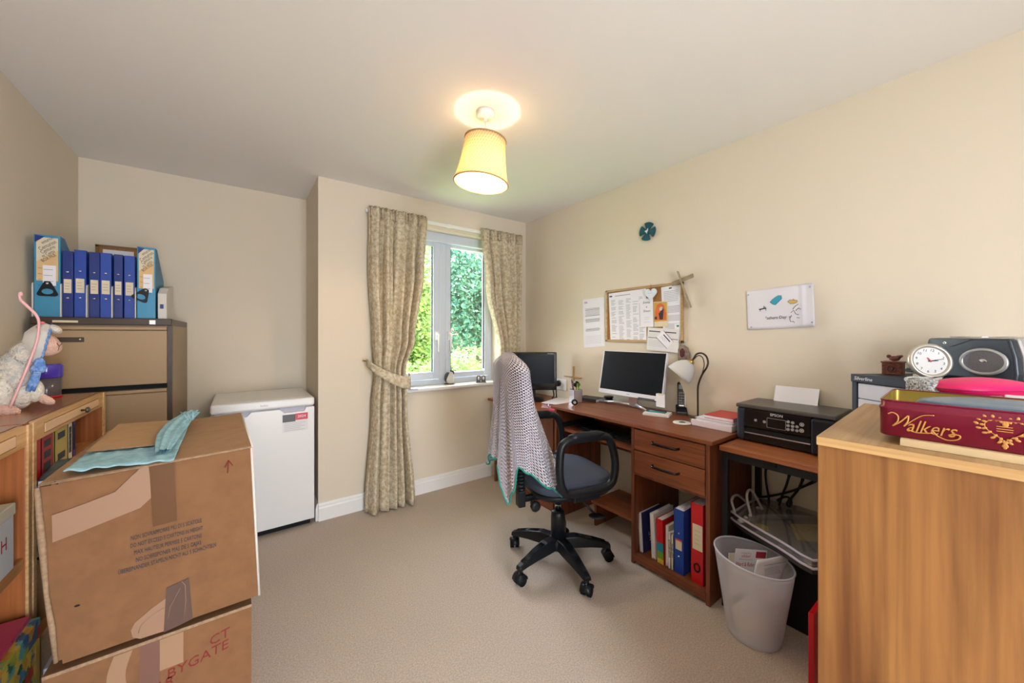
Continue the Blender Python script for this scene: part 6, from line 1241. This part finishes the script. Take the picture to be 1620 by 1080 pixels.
lp_ = thing('headphone_lead', 'white looped cable lying in front of the alarm clock', 'cable', onsl(1455, 601)); part('loop', MB().ring_tube(smoothpath([onz(a, b_, SLZ+.006) for a, b_ in ((1487, 599), (1470, 602), (1450, 605), (1437, 603), (1433, 599), (1440, 597), (1456, 598), (1476, 597))], 6), .0045, 8), mat('cable_white', (.70, .68, .66), .35), lp_, w=True); part('plug', MB().cyl(onz(1487, 599, SLZ+.006), onz(1492, 598, SLZ+.006), .005), CHROME, lp_, w=True)
fb = thing('flat_gadget', 'flat blue black case lying between the carved box and the clock', 'case', onsl(1438, 588), SLR); part('body', MB().box(-.035, .035, -.0, .05, 0, .012), STG, fb, bevel=.003); part('top_plate', MB().box(-.033, .033, .002, .048, .012, .017), mat('gadget_blue', (.05, .12, .22), .3), fb, bevel=.002)
rd = thing('radio', 'silver and dark grey portable radio on the multidrawer cabinet', 'radio', tuple(SL @ Vector((.205, .25, SLZ))), SLR)
RG = mat('radio_grey', (.035, .042, .055), .35, .2); RS = mat('radio_silver', (.52, .50, .48), .35, .5)
prof = [(-.122, .004), (.122, .004), (.126, .03), (.122, .085), (.108, .142), (-.108, .142), (-.122, .085), (-.126, .03)]
RF = P((0, -.05, 0), (1, 0, 0), (0, 0, 1)); part('front', MB().prism(prof, -.03, .0, RF), RG, rd, bevel=.008, seg=4); part('rear_body', MB().prism([(a*1.03, b_*1.0+.002) for a, b_ in prof], -.115, -.028, RF), RS, rd, bevel=.01, seg=3)
for cx_ in (.047, -.085):
    ry_ = .040; rx_ = .056 if cx_ > 0 else .034
    s = part('speaker_ring', MB().ring_tube([RF @ Vector((cx_+rx_*math.cos(a), .065+ry_*math.sin(a), .002)) for a in [2*math.pi*k/40 for k in range(40)]], .0055, 8, True), RS, rd); part('speaker_grille', MB().prism(circ(cx_, .065, rx_*.94, 36, ry_*.94), 0, .003, RF), mat('grille_grey', (.24, .23, .25), .4, .3, noise=.3, nscale=300), s); part('logo', MB().ell(RF @ Vector((cx_, .068, .004)), (.010, .002, .006)), CHROME, s)
part('control_hood', MB().prism([(-.10, .14), (.02, .14), (-.01, .125), (-.04, .112), (-.075, .112), (-.095, .12)], 0, .003, RF), mat('hood_dark', (.03, .035, .045), .25), rd); part('jack', MB().ring_tube([RF @ Vector((-.055+.004*math.cos(k*.6283), .125+.004*math.sin(k*.6283), .003)) for k in range(10)], .0015, 6, True), CHROME, rd)
part('carry_handle', MB().ring_tube([(.10, .03, .135), (.13, .03, .14), (.165, .03, .138), (.175, .03, .136)], [.012, .016, .016, .008], 14), RS, rd); part('aerial', MB().ring_tube([(-.11, .045, .146), (.11, .045, .146)], .0025, 8), CHROME, rd); part('aerial_tip', MB().cyl((.11, .03, .142), (.112, .03, .157), .0025), CHROME, rd); part('side_socket', MB().box(.124, .131, .01, .022, .07, .09).box(.124, .131, .03, .045, .06, .10), BLACKM, rd)
# ================================================================ ornaments on the window sill
sz = .8485
pg0 = onz(711, 607.5, sz); pn = thing('penguin_ornament', 'small grey and white penguin ornament on the window sill', 'ornament', (pg0.x, pg0.y, sz), -.5)
part('belly', MB().lathe([(0, .006), (.024, .008), (.033, .03), (.030, .055), (.020, .085), (.012, .105), (0, .112)], 24, Matrix.Rotation(.18, 4, 'Y')), mat('penguin_white', (.62, .58, .55), .5), pn); part('back', MB().ell((-.012, .012, .055), (.030, .024, .048)).ell((.024, .008, .098), (.018, .016, .022)), mat('penguin_dark', (.03, .035, .05), .4), pn); part('base', MB().prism(circ(0, 0, .045, 24, .028), 0, .007), mat('penguin_base', (.10, .06, .04), .4), pn); part('beak', MB().ring_tube([(.012, -.006, .112), (.016, -.010, .128)], [.008, .002], 8), mat('beak_dark', (.06, .05, .05), .4), pn)
tw0 = onz(761, 605, sz); tw = thing('twin_ornament', 'pair of small arched silver plaques on the window sill', 'ornament', (tw0.x, tw0.y, sz), -.3)
for s in (-.022, .022):
    arch = [(s-.020, 0), (s+.020, 0), (s+.020, .045)]+[(s+.020*math.cos(a), .045+.020*math.sin(a)) for a in [math.pi*k/8 for k in range(1, 8)]]+[(s-.020, .045)]; p_ = part('plaque', MB().prism(arch, -.004, .004, P((0, 0, 0), (1, 0, 0), (0, 0, 1))), mat('pewter_dark', (.12, .11, .11), .4, .6), tw, bevel=.001); part('relief', MB().ell((s, -.005, .04), (.010, .003, .016)), SILVER, p_)
part('base', MB().box(-.045, .045, -.010, .010, 0, .005), mat('pewter_dark', 0), tw)
ds0 = onz(654, 616, sz); ds = thing('sill_dish', 'small pale dish on the left of the window sill beside the curtain', 'dish', (ds0.x, ds0.y, sz)); part('dish', MB().lathe([(0, 0), (.03, 0), (.045, .008), (.043, .010), (.028, .004), (0, .003)], 24), mat('dish_pale', (.55, .62, .62), .4), ds); part('rim', MB().ring_tube([Vector((.044*math.cos(k*.2618), .044*math.sin(k*.2618), .009)) for k in range(24)], .0015, 6, True), WHITE, ds)

# ================================================================ outside the window
GZ = -.8
struct('ground_1', MB().box(-30, 60, 3.8, 90, GZ-.2, GZ), mat('lawn', (.16, .26, .06), .9, noise=.4, nscale=3))
def leafmat(name, c1, c2):
    return fabric_translucent(name, c1, .35, .5, 5, c2)
def tree(label, c, r, leaf, n, ls, name='tree', trunk=.14):
    rr = random.Random(int(c[0]*100+n)); t = thing(name, label, 'tree', (c[0], c[1], GZ), 0, 'trees outside the window')
    lobes = [(Vector((rr.uniform(-1, 1)*r[0]*.6, rr.uniform(-1, 1)*r[1]*.6, rr.uniform(-.8, .8)*r[2]*.75)), rr.uniform(.35, .6)) for _ in range(16)]
    vs = []; fs = []
    for i in range(n):
        o, s = lobes[i % 16]; d = Vector((rr.gauss(0, 1), rr.gauss(0, 1), rr.gauss(0, 1))).normalized()*rr.uniform(.75, 1.05); p = Vector((c[0], c[1], c[2]))+o+Vector((d.x*r[0]*s, d.y*r[1]*s, d.z*r[2]*s))
        a = Vector((rr.gauss(0, 1), rr.gauss(0, 1), rr.gauss(0, .6))).normalized(); b_ = a.cross(Vector((rr.gauss(0, 1), rr.gauss(0, 1), rr.gauss(0, 1)))).normalized(); l = ls*rr.uniform(.7, 1.3); k = len(vs)
        vs += [p-a*l, p+b_*l*.45, p+a*l, p-b_*l*.45]; fs.append((k, k+1, k+2, k+3))
    f = part('foliage', MB().add(vs, fs), leaf, t, w=True); f['kind'] = 'stuff'
    br_ = MB().ring_tube([(c[0], c[1], GZ), (c[0]+.05, c[1], (GZ+c[2])/2), (c[0], c[1], c[2]+r[2]*.4)], [trunk, trunk*.8, trunk*.3], 10)
    for o, s in lobes[:8]: br_.ring_tube([Vector((c[0], c[1], (GZ+c[2])/2+.3)), Vector(c)+o*.8], [trunk*.4, trunk*.12], 6)
    part('trunk', br_, mat('bark', (.10, .07, .05), .9), t, w=True)
tree('large dark green tree filling the right window pane', (8.3, 13.6, 2.6), (3.2, 2.2, 3.0), leafmat('leaf_dark', (.13, .26, .14), (.03, .10, .08)), 15000, .11, trunk=.22)
tree('yellow green tree seen in the left window pane', (3.95, 10.4, 1.9), (.80, .9, 2.4), leafmat('leaf_yellow', (.24, .33, .07), (.09, .18, .05)), 9000, .085)
tree('tall green tree behind the yellow green tree outside', (5.0, 18.5, 3.2), (2.6, 2.0, 3.6), leafmat('leaf_mid', (.12, .24, .11), (.04, .12, .08)), 9000, .12, trunk=.2)
tree('bright low bush just outside the lower window panes', (4.3, 8.1, -.05), (1.9, .8, .95), leafmat('leaf_bright', (.26, .38, .10), (.11, .22, .07)), 9000, .06, 'bush', .05)
hs_ = thing('brick_house', 'pale pink brick house beyond the trees outside the left pane', 'house', (11.5, 30, GZ)); part('wall', MB().box(8.6, 13.0, 28, 34, GZ, 3.2), mat('pink_brick', (.50, .26, .20), .8, noise=.2, nscale=2), hs_, w=True)
part('roof', MB().hexa([(8.3, 27.6, 3.2), (13.3, 27.6, 3.2), (13.3, 34.4, 3.2), (8.3, 34.4, 3.2)], [(8.3, 30.9, 5.2), (13.3, 30.9, 5.2), (13.3, 31.1, 5.2), (8.3, 31.1, 5.2)]), mat('roof_slate', (.16, .10, .09), .7), hs_, w=True)
for k, x_ in enumerate((9.4, 11.4)): f = part('window', MB().box(x_, x_+1.1, 27.95, 28.02, .4, 1.8), WHITE, hs_, w=True); part('pane', MB().box(x_+.1, x_+1.0, 27.93, 27.96, .5, 1.7), mat('far_glass', (.2, .25, .3), .1), f, w=True)
cpos = ond(786, 559, 40); cr_ = thing('parked_car', 'pale grey car parked far outside the right window pane', 'car', (cpos.x, cpos.y, GZ), -.5)
cprof = [(-2.1, .35), (2.1, .35), (2.15, .75), (1.5, .9), (.8, 1.42), (-1.0, 1.45), (-1.9, .95), (-2.15, .8)]; part('body', MB().prism(cprof, -.85, .85, P((0, 0, 0), (1, 0, 0), (0, 0, 1))), mat('car_grey', (.50, .54, .62), .3, .3), cr_, bevel=.06); part('window', MB().prism([(-1.4, .95), (1.1, .95), (.7, 1.33), (-.95, 1.36)], -.86, .86, P((0, 0, 0), (1, 0, 0), (0, 0, 1))), mat('car_glass', (.03, .04, .05), .1), cr_)
for x_ in (-1.3, 1.35):
    for y_ in (-.8, .8): part('wheel', MB().cyl((x_, y_-.1, .32), (x_, y_+.1, .32), .32), RUBBER, cr_)
b2 = ond(778, 547, 48); bh = thing('brick_building', 'red brick building far beyond the parked car', 'building', (b2.x, b2.y, GZ)); part('wall', MB().box(-5, 6, -2, 4, 0, 4.2), mat('red_brick', (.45, .18, .12), .8, noise=.2, nscale=2), bh); part('roof', MB().hexa([(-5.3, -2.3, 4.2), (6.3, -2.3, 4.2), (6.3, 4.3, 4.2), (-5.3, 4.3, 4.2)], [(-5.3, .9, 6), (6.3, .9, 6), (6.3, 1.1, 6), (-5.3, 1.1, 6)]), mat('roof_slate', 0), bh)
